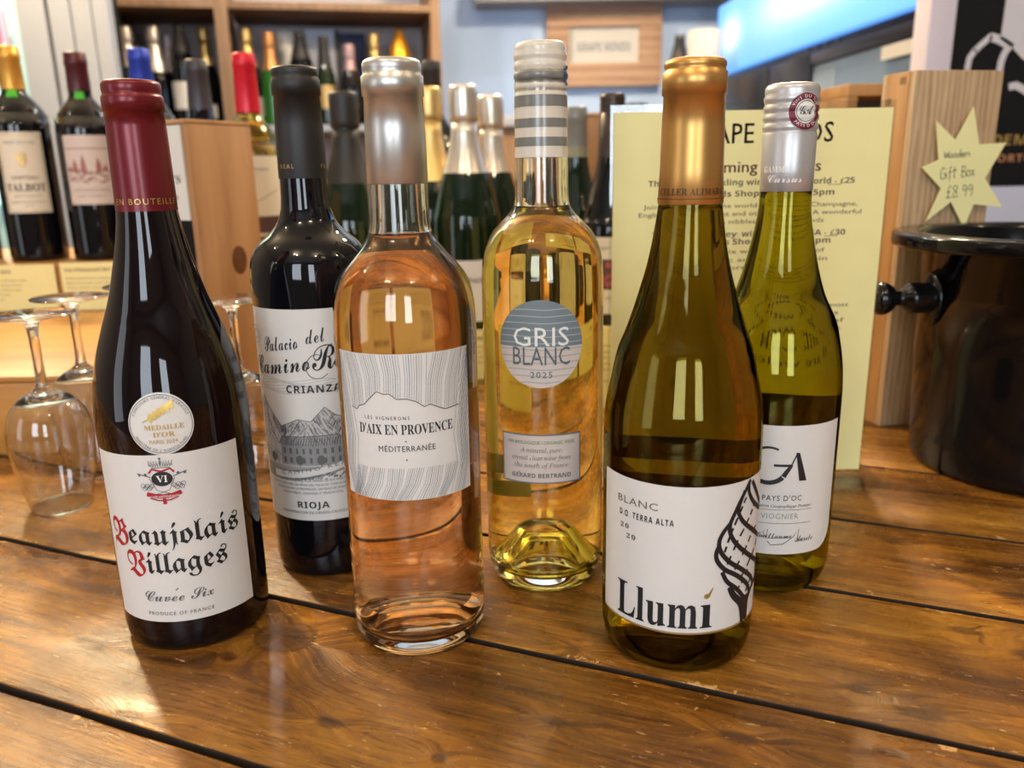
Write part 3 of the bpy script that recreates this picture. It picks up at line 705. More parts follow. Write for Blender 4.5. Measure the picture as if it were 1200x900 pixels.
a.text(sbold('GÉRARD BERTRAND').replace('É', sbold('E')), 0, -.0115, .0026, 'c', width=.0355); a.stroke([(-.0134, -.0086), (-.0126, -.0080)], .0004)
on4(a, 'lettering', M['grey_ink'], .0005, l2, .0893, -5.2)
a = Sheet(); a.rect(-.008, .008, 0, .013); bl = a.build('back_sticker', M['star'], t, P4, 205, .060, .00015, R4)
a = Sheet(); a.rect(-.011, .011, 0, .011); bl = a.build('barcode_sticker', M['paper_cream'], t, P4, 202, .044, .00015, R4)
a = Sheet()
for q in range(22): a.rect(-.009 + q * .0008, -.009 + q * .0008 + .0002 + .0003 * ((q * 7) % 3 > 0), .002, .009)
a.build('barcode', M['ink'], bl, P4, 202, .044, .0004, R4)

# ---- 5 Llumi
t = thing('wine_bottle', 'amber-green wine bottle with gold capsule and white twisted flame label', 'bottle', (.0881, .3973, 0))
body = [(.0362, .0010), (.0385, .0045), (.0400, .0120), (.0404, .020), (.0405, .06), (.0405, .104), (.0405, .120), (.0401, .130), (.0391, .1385), (.0375, .1460), (.0341, .1623), (.0300, .1731), (.0264, .1838), (.0232, .1945), (.0203, .2050), (.0181, .2154), (.0165, .2256), (.0152, .2358), (.0146, .250), (.0140, .285)]
P5 = clear_bottle(t, body, [(0, .0200), (.010, .0190), (.020, .0120), (.0275, .0030), (.0305, .0004), (.0335, 0)], [(0, .0240), (.011, .0230), (.021, .0160), (.0285, .0070), (.0320, .0055), (.0350, .0080)], .288, .0026, M['amber'], M['pale_wine'], .2340)
cp = [(.0152, .2350), (.0157, .2356), (.0150, .2505), (.0147, .270), (.0142, .2846), (.0150, .2848), (.0150, .2944), (.0141, .2952), (.0140, .2964), (.0144, .2972), (.0143, .2988), (.0134, .2999), (.0120, .3006), (0, .3004)]
capsule(t, cp, M['gold_foil'])
sh = Sheet(); sh.text(serif('CELLER ALIMARA'), -.003, 0, .0031, 'c', 1.05, width=.035); sh.build('lettering', mat('brown_print', (.06, .03, .012), .5), t, cp, 0, .2395, .0003)
sh = Sheet(); sh.rect(-.0470, .0470, 0, .0003); sh.build('dark_line', mat('brown_print_line', (.06, .03, .012), .5), t, cp, 0, .2375, .0003)
R5 = .0405; Z5 = .0250; T5 = -6
hw = R(73) * R5
sh = Sheet(); sh.rrect(-hw, hw, 0, .0792, .002); lb = sh.build('front_label', M['paper'], t, P5, T5, Z5, .00015, R5)
def on5(sh, name, m, eps=.0004, kind=None): return sh.build(name, m, lb, P5, T5, Z5, eps, R5, kind=kind)
u5 = lambda d: R(d - T5) * R5
a = Sheet(); a.rect(-hw + .0002, hw - .0002, 0, .0010); on5(a, 'gold_edge', M['gold_line'])
a = Sheet(); a.text('BLANC', u5(-60), .0655, .0038, 'l', 1.1, width=.0235); on5(a, 'grape_lettering', mat('taupe_ink', (.16, .12, .10), .5))
a = Sheet(); a.text(sbold('D.O. TERRA ALTA'), u5(-58), .0585, .0032, 'l', 1.25, width=.0300)
a.text(serif('20'), u5(-57), .0520, .0025, 'l', 1.3, width=.0055); a.text(serif('20'), u5(-51), .0470, .0025, 'l', 1.3, width=.0055)
vs = .0185
on5(a, 'lettering', M['ink'])
a = Sheet(); a.text(serif('Llum'), u5(-59), .0035, .0195, 'l', width=.0440); a.text(serif('i'), u5(5.0), .0035, .0195, 'l', width=.0062, ymax=.52)
on5(a, 'name_lettering', M['ink'])
a = Sheet(); gx, gy = u5(9) + .0003, .0205
a.poly([(gx - .0018, gy), (gx - .0012, gy + .0018), (gx + .0010, gy + .0020), (gx + .0024, gy + .0046), (gx + .0016, gy + .0004), (gx, gy - .0010)])
a.poly([(gx + .0006, gy + .0018), (gx + .0020, gy + .0040), (gx + .0034, gy + .0058), (gx + .0022, gy + .0020)])
on5(a, 'flame_accent', M['gold_ink'])
# twisted flame of crossing bands
FS = [[(0.0351, 0.0784), (0.0322, 0.0747), (0.0279, 0.0694), (0.0242, 0.0631), (0.0217, 0.0578), (0.0225, 0.0524), (0.0271, 0.0459), (0.0359, 0.0383), (0.0488, 0.0293)], [(0.034, 0.0781), (0.0347, 0.0714), (0.0409, 0.0641), (0.0522, 0.057)], [(0.0307, 0.0738), (0.0269, 0.0657), (0.0281, 0.0608), (0.0341, 0.0544), (0.0524, 0.0417)], [(0.0221, 0.059), (0.018, 0.0546), (0.0159, 0.0497), (0.0172, 0.0442), (0.0227, 0.0377), (0.0321, 0.0308), (0.0423, 0.0225), (0.0464, 0.0163)], [(0.0163, 0.0483), (0.0147, 0.0446), (0.0153, 0.0399), (0.0199, 0.0343), (0.0284, 0.0286), (0.038, 0.0202), (0.0414, 0.0131)], [(0.0184, 0.0332), (0.0218, 0.0271), (0.029, 0.0208), (0.0357, 0.0127), (0.0383, 0.0059)], [(0.0236, 0.0239), (0.0265, 0.0182), (0.0322, 0.012), (0.0346, 0.0047), (0.0356, -0.0007)], [(0.0369, 0.0772), (0.0438, 0.0684), (0.0526, 0.0596)], [(0.0498, 0.0289), (0.0526, 0.0204), (0.0433, 0.0164), (0.0391, 0.0113), (0.0376, 0.0048), (0.0385, -0.002)]]
FD = [[(0.0193, 0.0438), (0.0218, 0.0512), (0.0246, 0.0571), (0.0291, 0.0651), (0.0326, 0.0707)], [(0.0212, 0.0367), (0.0269, 0.0473), (0.033, 0.0548), (0.0384, 0.061), (0.0407, 0.0655)], [(0.0263, 0.0326), (0.0343, 0.0423), (0.0401, 0.0483), (0.0503, 0.0523)], [(0.0315, 0.0269), (0.0391, 0.0336), (0.0463, 0.0389), (0.0508, 0.0438)], [(0.029, 0.0208), (0.0338, 0.0247), (0.0382, 0.0298)], [(0.0337, 0.0135), (0.0382, 0.0187), (0.0422, 0.0233)]]
a = Sheet()
lim = hw - .0004
for q, st_ in enumerate(FS):
    p_ = [(min(x, lim), max(.0011, y)) for x, y in spline(st_, 6)]
    a.stroke(p_, .0023 if q != 6 else .0034, .0026 if q != 6 else .0046)
for st_ in FD:
    p_ = spline(st_, 9)
    for k in range(0, len(p_) - 5, 6): a.stroke(p_[k:k + 5], .0014)
a.poly([(.0318, .0130), (.0300, .0150), (.0345, .0010), (.0395, .0010), (.0400, .0150), (.0385, .0135)])
on5(a, 'flame_motif', M['ink'], kind='stuff')
sh = Sheet(); sh.rect(-R(52) * R5, R(52) * R5, 0, .052); bl = sh.build('back_label', M['brown_ink'], t, P5, 178, .036, .00015, R5)
sh = Sheet(); sh.rect(-R(52) * R5, R(52) * R5, 0, .012); bl = sh.build('back_label', M['brown_ink'], t, P5, 178, .096, .00015, R5)

# ---- 6 GA
t = thing('wine_bottle', 'olive green wine bottle with pale silver screwcap and monogram label', 'bottle', (.1596, .4730, 0))
body = [(.0340, .0012), (.0370, .0055), (.0390, .0130), (.0396, .025), (.0397, .06), (.0397, .112), (.0394, .1265), (.0383, .1394), (.0361, .1520), (.0330, .1640), (.0262, .1780), (.0222, .1900), (.0192, .2020), (.0167, .2140), (.0148, .2260), (.0143, .2400), (.0140, .265), (.0136, .285)]
P6 = clear_bottle(t, body, [(0, .0180), (.010, .0170), (.020, .0110), (.0265, .0030), (.0295, .0004), (.0315, 0)], [(0, .0225), (.011, .0213), (.021, .0150), (.0275, .0068), (.0310, .0055), (.0335, .0085)], .288, .0026, M['olive'], M['pale_wine'], .2380)
cpp = [(.0141, .2378), (.0146, .2382), (.0147, .2500), (.0148, .2690), (.0145, .2698)]
for q in range(4):
    z0 = .2706 + q * .0050
    cpp += [(.0143, z0), (.0150, z0 + .0012), (.0151, z0 + .0028), (.0144, z0 + .0042)]
cpp += [(.0147, .2915), (.0145, .2938), (.0134, .2954), (.0115, .2960), (0, .2959)]
cc = capsule(t, cpp, M['silver_cap'], 'screwcap')
a = Sheet(); a.disc(0, 0, .0092, .0096, 40); ms = a.build('round_seal', mat('burgundy_seal', (.16, .008, .03), .45), cc, cpp, 12, .2805, .0008, rref=.015, zgrid=.0015)
a = Sheet(); a.disc(0, 0, .0060, .0064, 30); a.build('seal_centre', M['paper'], ms, cpp, 12, .2805, .0010, rref=.015, zgrid=.0015)
a = Sheet(); a.text(script('GA'), 0, -.0018, .0050, 'c', width=.0075); a.ring(0, 0, .0054, .0003); a.build('seal_monogram', M['ink'], ms, cpp, 12, .2805, .0012, rref=.015, zgrid=.0015)
a = Sheet(); a.arc('VINS DU SUD', 0, 0, .0070, 160, .0016); a.arc('PAYS D OC', 0, 0, .0083, 220, .0016, inside=True); a.build('seal_lettering', M['white_ink'], ms, cpp, 12, .2805, .0012, rref=.015, zgrid=.0015)
a = Sheet(); a.text(serif('GAMMA'), -.011, .0045, .0034, 'c', 1.2, width=.015); a.text(script('Cursus'), -.006, -.0010, .0046, 'c', width=.019); a.text(script('Cursus'), .024, -.0010, .0070, 'c', width=.021)
a.build('lettering', M['white_ink'], t, cpp, 0, .2440, .0003)
R6 = .0397; Z6 = .0290; T6 = -13
hw = R(63.5) * R6
p = []
sh = Sheet(); H6 = .0800; rb = .014
pts = []
for k in range(9): q = R(180 + 90 * k / 8); pts.append((-hw + rb + rb * math.cos(q), rb + rb * math.sin(q)))
for k in range(9): q = R(270 + 90 * k / 8); pts.append((hw - rb + rb * math.cos(q), rb + rb * math.sin(q)))
pts += [(hw, H6), (-hw, H6)]
sh.poly(pts); lb = sh.build('front_label', M['paper'], t, P6, T6, Z6, .00015, R6)
def on6(sh, name, m, eps=.0004): return sh.build(name, m, lb, P6, T6, Z6, eps, R6)
u6 = lambda d: R(d - T6) * R6
a = Sheet(); gc = u6(-18); gz = .0560
a.stroke([(gc + .0110 * math.cos(R(q)), gz + .0108 * math.sin(R(q))) for q in range(62, 322, 8)], .0012, .0030)
a.stroke([(gc + .0086, gz - .0068), (gc + .0105, gz - .0035), (gc + .0130, gz + .0004)], .0030, .0020); a.rect(gc + .0030, gc + .0135, gz - .0007, gz + .0008)
a.poly([(gc + .0150, gz + .0078), (gc + .0172, gz + .0078), (gc + .0225, gz - .0095), (gc + .0180, gz - .0095)])
a.stroke([(gc + .0128, gz + .0002), (gc + .0160, gz + .0078)], .0008)
on6(a, 'monogram', M['ink'])
a = Sheet(); a.text("PAYS D'OC", u6(-5), .0342, .0034, 'c', 1.15, width=.0225); a.text(serit('Indication Géographique Protégée').replace('é', serit('e')), u6(-5), .0300, .0018, 'c', width=.036)
a.rect(u6(-32), u6(22), .0284, .0286); a.rect(u6(-32), u6(22), .0198, .02)
a.stroke([(u6(-17), .0112), (u6(-19), .0145), (u6(-15), .016), (u6(-17), .010), (u6(-10), .0105), (u6(-2), .0108), (u6(2), .0112)], .0003)
a.text(script('Guillaume'), u6(-24), .0105, .0036, 'l', width=.0200); a.text(script('Aurèle').replace('è', script('e')), u6(8), .0080, .0042, 'l', width=.0120)
a.stroke([(u6(-15), .0085), (u6(-12), .0060), (u6(-2), .0068), (u6(6), .0110), (u6(11), .0160), (u6(10), .0080)], .0004)
on6(a, 'lettering', M['ink'])
a = Sheet(); a.text('VIOGNIER', u6(-6), .0228, .0034, 'c', 1.15, width=.0215); on6(a, 'grape_lettering', mat('sage_ink', (.30, .36, .30), .5))
sh = Sheet(); sh.rect(-R(50) * R6, R(50) * R6, 0, .085); sh.build('back_label', M['brown_ink'], t, P6, 176, .026, .00015, R6)

# ================================================================ TASTING GLASSES (upside down)
def tasting_glass(label, x, y, h=.158, s=1.0, group='upturned tasting glasses'):
    t = thing('wine_glass', label, 'glass', (x, y, 0), 0, group)
    ou = [(.0225, 0), (.0245, .010), (.0275, .025), (.0300, .045), (.0308, .058), (.0295, .070), (.0255, .081), (.0180, .0895), (.0095, .0945), (.0048, .0985)]
    ow = spline(ou, 3)
    iw = [(r - .0011, z) for r, z in ow if z < .088]
    loop = [(0, .0905)] + [(.0100, .0893)] + list(reversed(iw)) + ow
    loop = [(r * s, z * s) for r, z in loop]
    hh = h
    top = spline([(.0048 * s, .0985 * s), (.0038, .106 * s), (.0036, .125), (.0042, hh - .012), (.0075, hh - .0055), (.016, hh - .0030), (.0305, hh - .0012)], 3)
    spin('bowl', loop + [(.0, .0985 * s)], M['stem'], t, 48, ang=60)
    spin('foot', [(0, .0987 * s)] + top + [(.0310, hh - .0006), (.0305, hh), (0, hh)], M['stem'], t, 48, ang=60)
    return t
tasting_glass('upturned tasting glass at the front, on the table edge side of its row', -.363, .600, .155)
tasting_glass('second upturned tasting glass, its foot overlapped by the front one', -.372, .676, .157)
tasting_glass('third upturned tasting glass, nearest the low wooden crate', -.380, .752, .158) if False else None
tasting_glass('hindmost upturned tasting glass of the row beside the claret-capped bottle', -.340, .735, .158)
tasting_glass('upturned tasting glass between the claret-capped and black-capped bottles', -.228, .650, .156)

# ================================================================ CRATES, CARDS, BOXES
def crate(name, label, x0, x1, y0, y1, z0, z1, m, cat='crate', th=.012, slats=2, loc=(0, 0, 0), rz=0, group=None):
    t = thing(name, label, cat, (x0, y0, z0), rz, group); w, d, h = x1 - x0, y1 - y0, z1 - z0
    for k in range(slats):
        bx('front_panel', (0, w, 0, th, h * k / slats + (.0006 if k else 0), h * (k + 1) / slats - .0006), m, t, bev=.0012)
        bx('back_panel', (0, w, d - th, d, h * k / slats + (.0006 if k else 0), h * (k + 1) / slats - .0006), m, t, bev=.0012)
    bx('side_panel', (0, th, th + .0003, d - th - .0003, 0, h - .0006), m, t, bev=.0012)
    bx('side_panel', (w - th, w, th + .0003, d - th - .0003, 0, h - .0006), m, t, bev=.0012)
    bx('lid', (0, w, 0, d, h, h + .006), m, t, bev=.0015)
    return t
crate('wine_crate', 'low wide pine crate behind the upturned tasting glasses', -.86, -.392, .725, 1.25, 0, .0705, M['crate'], slats=1)
crate('wine_crate', 'upper pine crate under the two bordeaux bottles', -.95, -.40, 1.115, 1.40, .0767, .134, M['crate'], slats=1)
crate('wine_crate', 'long low pine crate under the champagne bottles', -.345, .36, .995, 1.42, 0, .040, M['crate'], slats=1)

def card(label, x, y, z, w, h, lines, tilt=6, group='yellow tasting cards'):
    t = thing('tasting_card', label, 'card', (x, y, z), 0, group); t.rotation_euler = (R(-tilt), 0, 0)
    bx('sheet', (-w / 2, w / 2, 0, .0012, 0, h), M['yellow'], t)
    a = Sheet()
    for k, s_ in enumerate(lines):
        hh = .0045 if k == 0 else .0026
        a.text(sbold(s_) if k == 0 else s_, -w / 2 + .006, h - .012 - (0 if k == 0 else .004) - k * .0065, hh, 'l', width=min(w - .012, len(s_) * hh * .72))
    a.build('lettering', M['brown_ink'], t, place=Matrix.Translation((0, -.0003, 0)))
    return t
body_t = ['A classic left bank blend with cassis, cedar', 'and fine grained tannins. Decant an hour', 'before serving with roast lamb or beef.', 'Ask our team for a taste today', 'or take a mixed case home', '']
card('yellow card under the bottle with the gold capsule', -.690, 1.108, .0775, .128, .0640, ['Château Talbot 2016'] + body_t[:5], 0)
card('yellow card under the bottle with the claret pictorial label', -.553, 1.106, .0775, .128, .0655, ['Cos d\'Estournel 2011'] + body_t[1:5], 0)
card('small yellow card under the silver foil champagnes', -.030, .978, .0, .115, .0630, ['Grower Champagne'] + body_t[:4], 0)
card('small yellow card between the striped cap bottle and the gold capsule bottle', .118, .842, .0, .115, .0905, ['Pinot Noir'] + body_t + ['Bright red fruit and silky spice'], 0)
card('yellow card in the row behind the pink bottle', -.160, .978, .0, .125, .0630, ['Crémant Brut'] + body_t[:4], 0)

# upright pine bottle box behind the claret capped bottle
t = thing('wooden_bottle_box', 'upright pine bottle box with a knot and white side panel', 'box', (-.317, .832, 0), R(62))
bx('front_panel', (0, .086, 0, .008, 0, .304), wood('knotty_pine', (.34, .16, .06), (.52, .29, .13), (.60, .37, .18), 'z', 1.0, .5, False), t, bev=.0015)
bx('side_panel', (.078, .086, .0083, .090, 0, .304), M['pine'], t, bev=.001)
bx('back_panel', (0, .0777, .082, .090, 0, .304), M['pine'], t, bev=.001)
bx('white_side_panel', (-.0012, .006, .0083, .0818, .210, .303), mat('white_card', (.74, .74, .70), .5), t)
bx('dark_side_panel', (-.0010, .006, .0083, .0818, 0, .2097), M['black'], t)
bx('lid', (.0002, .0858, .0002, .0898, .3042, .3085), M['pine'], t, bev=.001)
a = Sheet(); a.text(serif("GRAHAM'S") if False else serif("PORT'S"), .0, 0, .008, 'c', width=.045); a.text('EST 1820', .006, -.016, .004, 'c')
a.build('lettering', M['ink'], t, place=Matrix.Translation((-.0015, .038, .247)) @ Matrix.Rotation(R(-90), 4, 'Z'))
bm = bmesh.new(); lathe(bm, [(0, .0006), (.0085, .0004), (.0105, 0)], 24)
kn = link('knot', bm, mat('dark_knot', (.13, .045, .015), .5, var=.4, gscale=400), t, True, 60, loc=(.051, -.0003, .165), rot=(R(90), 0, 0)); kn.scale = (1, 1.45, 1)

# ---------------------------------------------------------------- background bottles
def gen_prof(kind, H, r):
    if kind == 'bordeaux': b = [(r * .93, 0), (r, .008), (r, .19 / .3 * H), (r * .96, .205 / .3 * H), (r * .78, .219 / .3 * H), (r * .5, .232 / .3 * H), (.0150, .242 / .3 * H), (.0140, .27 / .3 * H), (.0138, H - .004)]
    elif kind == 'burgundy': b = [(r * .93, 0), (r, .008), (r, .135 / .3 * H), (r * .93, .152 / .3 * H), (r * .73, .18 / .3 * H), (r * .52, .208 / .3 * H), (.0155, .236 / .3 * H), (.0140, .26 / .3 * H), (.0138, H - .004)]
    else: b = [(r * .93, 0), (r, .008), (r, .13 / .3 * H), (r * .95, .152 / .3 * H), (r * .75, .187 / .3 * H), (r * .52, .215 / .3 * H), (.0165, .245 / .3 * H), (.0142, .285 / .3 * H), (.0140, H - .004)]
    return spline(b, 3)
def cap_prof(P, H, zc0, style):
    e = .0006
    if style == 'foil':      # champagne foil with bulge over the cork
        return [(rad(P, zc0) + e, zc0)] + [(rad(P, zc0 + (H - .045 - zc0) * k / 5) + e, zc0 + (H - .045 - zc0) * k / 5) for k in range(1, 6)] + \
               [(.0150, H - .0445), (.0162, H - .0440), (.0182, H - .0425), (.0180, H - .036), (.0186, H - .030), (.0184, H - .010), (.0182, H - .004), (.0165, H - .0005), (.0, H)]
    if style == 'screw':
        c_ = [(rad(P, zc0) + e, zc0), (.0150, H - .022)]
        for q in range(3): c_ += [(.0144, H - .0215 + q * .006), (.0151, H - .0200 + q * .006), (.0151, H - .0175 + q * .006)]
        return c_ + [(.0148, H - .001), (.0130, H), (0, H)]
    return [(rad(P, zc0) + e, zc0), (rad(P, H - .018) + e, H - .018), (.0152, H - .017), (.0152, H - .009), (.0145, H - .0075), (.0147, H - .002), (.0135, H), (0, H)]
BOT_N = [0]
def bottle(label, x, y, z, H, kind, r, mglass, mcap, zc, style='still', lab=None, labtxt=None, group=None, th=0, cat='bottle', seg=32, liquid=None):
    t = thing('wine_bottle', label, cat, (x, y, z), 0, group)
    P = gen_prof(kind, H, r)
    if liquid:
        inn = [(q - .0022, w) for q, w in P if w > .006]
        spin('glass_body', P + [(.010, H - .004)] + [(inn[-1][0] - .0, H - .005)] + list(reversed(inn)) + [(0, .009)], mglass, t, seg)
        spin('wine', [(0, .0086)] + [(q + .0003, w) for q, w in inn if w < H * .76] + [(0, H * .76)], liquid, t, seg)
    else:
        spin('glass_body', P + [(0, H - .003)], mglass, t, seg)
    cpf = cap_prof(P, H, zc, style)
    spin('capsule', cpf, mcap, t, seg, ang=30)
    if lab:
        z0, z1, ha, m = lab
        a = Sheet(); a.rect(-R(ha) * r, R(ha) * r, 0, z1 - z0); l = a.build('front_label', m, t, P, th, z0, .0002, r, grid=.005)
        for txt, mm, items in (labtxt or []):
            a = Sheet()
            for it in items: it(a)
            a.build(txt, mm, l, P, th, z0, .0006, r, grid=.004)
    return t
bd_t = lambda s, y, h, w: (lambda a: a.text(serif(s), 0, y, h, 'c', width=w))
pl_t = lambda s, y, h, w: (lambda a: a.text(s, 0, y, h, 'c', width=w))
face = lambda x, y: math.degrees(math.atan2(-x, y)) * -1
Y1 = 1.20; Z1 = .1405
# Talbot
def frame_(w, h): return lambda a: (a.stroke([(-w, .003), (w, .003)], .0008), a.stroke([(-w, h), (w, h)], .0008), a.stroke([(-w, .003), (-w, h)], .0008), a.stroke([(w, .003), (w, h)], .0008))
bottle('bordeaux bottle with gold capsule and cream framed label on the upper crate', -.694, Y1, Z1, .293, 'bordeaux', .0385, M['black_glass'], mat('deep_gold_foil', (.72, .38, .07), .38, metal=.7), .236, lab=(.068, .178, 44, M['paper_cream']), th=24, seg=48,
       labtxt=[('lettering', M['ink'], [pl_t('CHATEAU', .046, .0052, .034), bd_t('TALBOT', .030, .0105, .050)]),
               ('small_lettering', M['faint_ink'], [pl_t('GRAND CRU CLASSÉ', .094, .004, .040), pl_t('SAINT-JULIEN', .022, .003, .034), pl_t('Appellation Saint-Julien Contrôlée', .014, .003, .044), pl_t('2016', .008, .003, .01)]),
               ('gold_frame', M['gold_line'], [frame_(.0265, .1065), lambda a: a.poly([(-.006, .082), (.006, .082), (.006, .070), (.002, .062), (-.003, .064), (-.006, .072)])])])
def skyline(a):
    random.seed(5)
    for k in range(60):
        x = random.uniform(-.028, .028); b0_ = .030 + random.random() * .016; a.stroke([(x, b0_), (x + random.uniform(.002, .008), b0_ + random.uniform(-.002, .003))], .0014)
    for x, h_ in ((-.017, .018), (-.006, .024), (.013, .020), (.022, .010), (-.025, .008)):
        a.poly([(x - .004, .045), (x + .004, .045), (x + .003, .045 + h_ * .5), (x, .045 + h_), (x - .003, .045 + h_ * .5)])
    a.stroke([(-.032, .076), (.032, .076)], .0012)
bottle('bordeaux bottle with dark claret capsule and pictorial pagoda label', -.601, Y1, Z1, .283, 'bordeaux', .0385, M['black_glass'], mat('dark_claret_foil', (.075, .012, .016), .35, metal=.3), .232, lab=(.078, .172, 46, M['paper_pink']), th=22, seg=48,
       labtxt=[('landscape_print', M['rose_ink'], [skyline]), ('lettering', M['faint_ink'], [pl_t("COS D'ESTOURNEL", .018, .004, .05), pl_t('SAINT-ESTÈPHE', .010, .003, .036)])])
for nm, H_, zc_ in (('wine_bottle.006', .293, .236), ('wine_bottle.007', .283, .232)):
    a = Sheet(); a.rect(-.006, .006, -.011, -.001); a.build('neck_sticker', mat('bright_green_sticker', (.06, .45, .02), .5), bpy.data.objects[nm], gen_prof('bordeaux', H_, .0385), 22, zc_, .0004, .016, grid=.003)
bottle('plain dark bottle at the far end of the upper crate', -.800, Y1 + .01, Z1, .29, 'bordeaux', .0385, M['black_glass'], M['matt_black'], .236)
bottle('dark bottle with bright blue capsule on the upper crate', -.516, Y1 + .01, Z1, .288, 'bordeaux', .0385, M['black_glass'], M['blue_cap'], .225, lab=(.08, .17, 45, M['paper']), th=20)
bottle('dark bottle with slate grey capsule and small gold emblem', -.437, Y1 + .01, Z1, .272, 'burgundy', .036, M['black_glass'], M['dgrey_cap'], .205, lab=(.05, .11, 45, M['paper_cream']), th=18)
# mid row
Ym = 1.06; Zm = .0465
tw = lambda s, y, h, w: (lambda a: a.text(sbold(s), 0, y, h, 'c', width=w))
bottle('golden white wine bottle with red capsule and cream label', -.345, 1.13, Zm, .362, 'bordeaux', .0375, glass('pale_gold_glass', (.93, .88, .62)), M['red_cap'], .288, lab=(.128, .232, 60, M['paper_cream']), th=16, seg=48, liquid=M['gold_wine'],
       labtxt=[('lettering', M['faint_ink'], [pl_t('GROS MANSENG', .085, .004, .04), lambda a: a.stroke([(-.03, .03), (0, .045), (.03, .06)], .001)]), ('dark_band', M['brown_ink'], [lambda a: a.rect(-.038, .038, .004, .026)]), ])
a_ = None
bottle('black champagne bottle with black foil and pale crest', -.204, Ym, Zm, .306, 'champagne', .044, M['green_black'], M['matt_black'], .195, 'foil', lab=(.03, .10, 50, M['paper_cream']), th=12, seg=48,
       labtxt=[('lettering', M['ink'], [bd_t('BRUT', .04, .01, .04)])])
bottle('gold foiled champagne bottle behind the black one', -.176, 1.25, Zm, .325, 'champagne', .040, M['green_black'], M['gold_foil2'], .195, 'foil')
bottle('gold foiled champagne bottle beside the silver capsule', -.1075, 1.165, Zm, .320, 'champagne', .042, M['green_black'], M['gold_foil2'], .195, 'foil', seg=48)
bottle('tall dark bottle with black capsule behind the silver foils', -.117, 1.34, Zm, .375, 'bordeaux', .038, M['black_glass'], M['matt_black'], .30)
bottle('champagne bottle with crumpled silver foil and white label, the taller', -.054, Ym, Zm, .311, 'champagne', .044, M['green_black'], M['silver_foil2'], .205, 'foil', lab=(.020, .098, 52, M['paper']), th=3, seg=48, labtxt=[('lettering', M['ink'], [bd_t('CHAMPAGNE', .05, .006, .045)])])
bottle('champagne bottle with crumpled silver foil, the shorter', -.0225, 1.155, Zm, .307, 'champagne', .042, M['green_black'], M['silver_foil2'], .205, 'foil', seg=48)
bottle('green bottle with grey cap and khaki neck band', .0890, 1.085, Zm, .284, 'burgundy', .038, M['green_black'], M['grey_cap'], .228, lab=None, seg=48)
t_ = [o for o in C.objects if o.name.startswith('wine_bottle')][-1]
Pg = gen_prof('burgundy', .284, .038); spin('neck_band', band(Pg, .222, .235, .0011), M['khaki'], t_, 48)
bottle('dark bottle with bronze screwcap and picture label of pink fruit', .1255, 1.0, Zm, .292, 'burgundy', .0385, M['black_glass'], M['brown_cap'], .220, 'screw', lab=(.036, .128, 50, M['paper_cream']), th=-8, seg=48,
       labtxt=[('lettering', M['ink'], [pl_t('PINOT NOIR', .077, .004, .04), pl_t('2021', .018, .003, .012)]), ('picture_panel', M['brown_ink'], [lambda a: a.rect(-.026, .026, .030, .066)]),
               ])
l_ = t_
sh = Sheet(); random.seed(9)
for k in range(14): sh.disc(random.uniform(-.014, .010), random.uniform(-.012, .013), random.uniform(.0025, .0045), n=10)
tb = [o for o in C.objects if o.name.startswith('wine_bottle')][-1]
sh.build('fruit_print', mat('pink_fruit_print', (.45, .08, .10), .5), tb, gen_prof('burgundy', .292, .0385), -8, .084, .0009, .0385, grid=.004)

# wooden wine box behind, between the grey cap and the screwcap
crate('wine_box', 'tall pale pine wine box behind the screwcap bottles', .045, .215, 1.20, 1.38, .0465, .325, M['pine'], 'box', slats=2)

# ---------------------------------------------------------------- acrylic sign holder with the yellow notice
t = thing('sign_holder', 'clear acrylic menu holder with a yellow tastings notice', 'sign', (0, .630, 0))
bm = bmesh.new(); box(bm, .078, .2925, .0030, .0042, .003, .2985); link('acrylic_panel', bm, M['acrylic'], t)
bx('acrylic_base', (.078, .300, -.036, .045, .0004, .0030), M['acrylic'], t, bev=.0008)
nt = bx('notice', (.0805, .2900, .0017, .0027, .0045, .2930), M['yellow'], t)
PN = Matrix.Translation((0, .00155, 0))
a = Sheet()
gm = 'GRAPE MINDS'
a.text(gm, .1895, .2692, .0148, 'c', 1.05, xs=1, width=.1130); a.text(gm, .1899, .2692, .0148, 'c', 1.05, xs=1, width=.1130)
a.build('heading', M['brown_ink'], nt, place=PN)
a = Sheet(); a.text('Upcoming Tastings', .1865, .2480, .0085, 'c', width=.1040); a.text('Upcoming Tastings', .1869, .2480, .0085, 'c', width=.1040); a.build('subheading', M['rose_ink'], nt, place=PN)
a = Sheet()
tx = [(.2385, .0042, 1, 'The Grape: Sparkling wines of the world - £25', .158), (.2300, .0042, 1, 'Grape Minds Shop, Thurs, 7.15pm', .128),
      (.2215, .0034, 0, 'Join us as we taste the world of fizz: think Champagne,', .165), (.2155, .0034, 0, 'English, Cava, Crémant and other methods. A wonderful', .172), (.2095, .0034, 0, 'evening with nibbles, ideal for friends', .115),
      (.1995, .0042, 1, 'The State Journey: wines of the USA - £30', .150), (.1935, .0042, 1, 'Grape Minds Shop, Thurs, 7.15pm', .128), (.1865, .0034, 0, 'a tasting of six wines, with lots of', .120), (.1800, .0034, 0, 'styles classic and modern. Join', .125), (.1740, .0034, 0, 'us to explore the large and', .105),
      (.1430, .0034, 0, 'Our mailing list is the best way to make the most', .165), (.1368, .0034, 0, 'of our events. The new season is', .150), (.1306, .0034, 0, 'here with lots of tastings, feeds of', .160), (.1244, .0034, 0, 'cheese and charcuterie to taste', .155),
      (.0926, .0034, 0, 'Please book with the', .120), (.0862, .0034, 0, 'team, all are welcome', .125), (.0536, .0034, 0, 'See you at the bar', .085)]
for y, h, bo, s_, w in tx: a.text(sbold(s_).replace('£', '£') if bo else s_, .1865, y, h, 'c', width=w)
a.rect(.2455, .2555, .2375, .2379); a.rect(.2455, .2555, .1985, .1989)
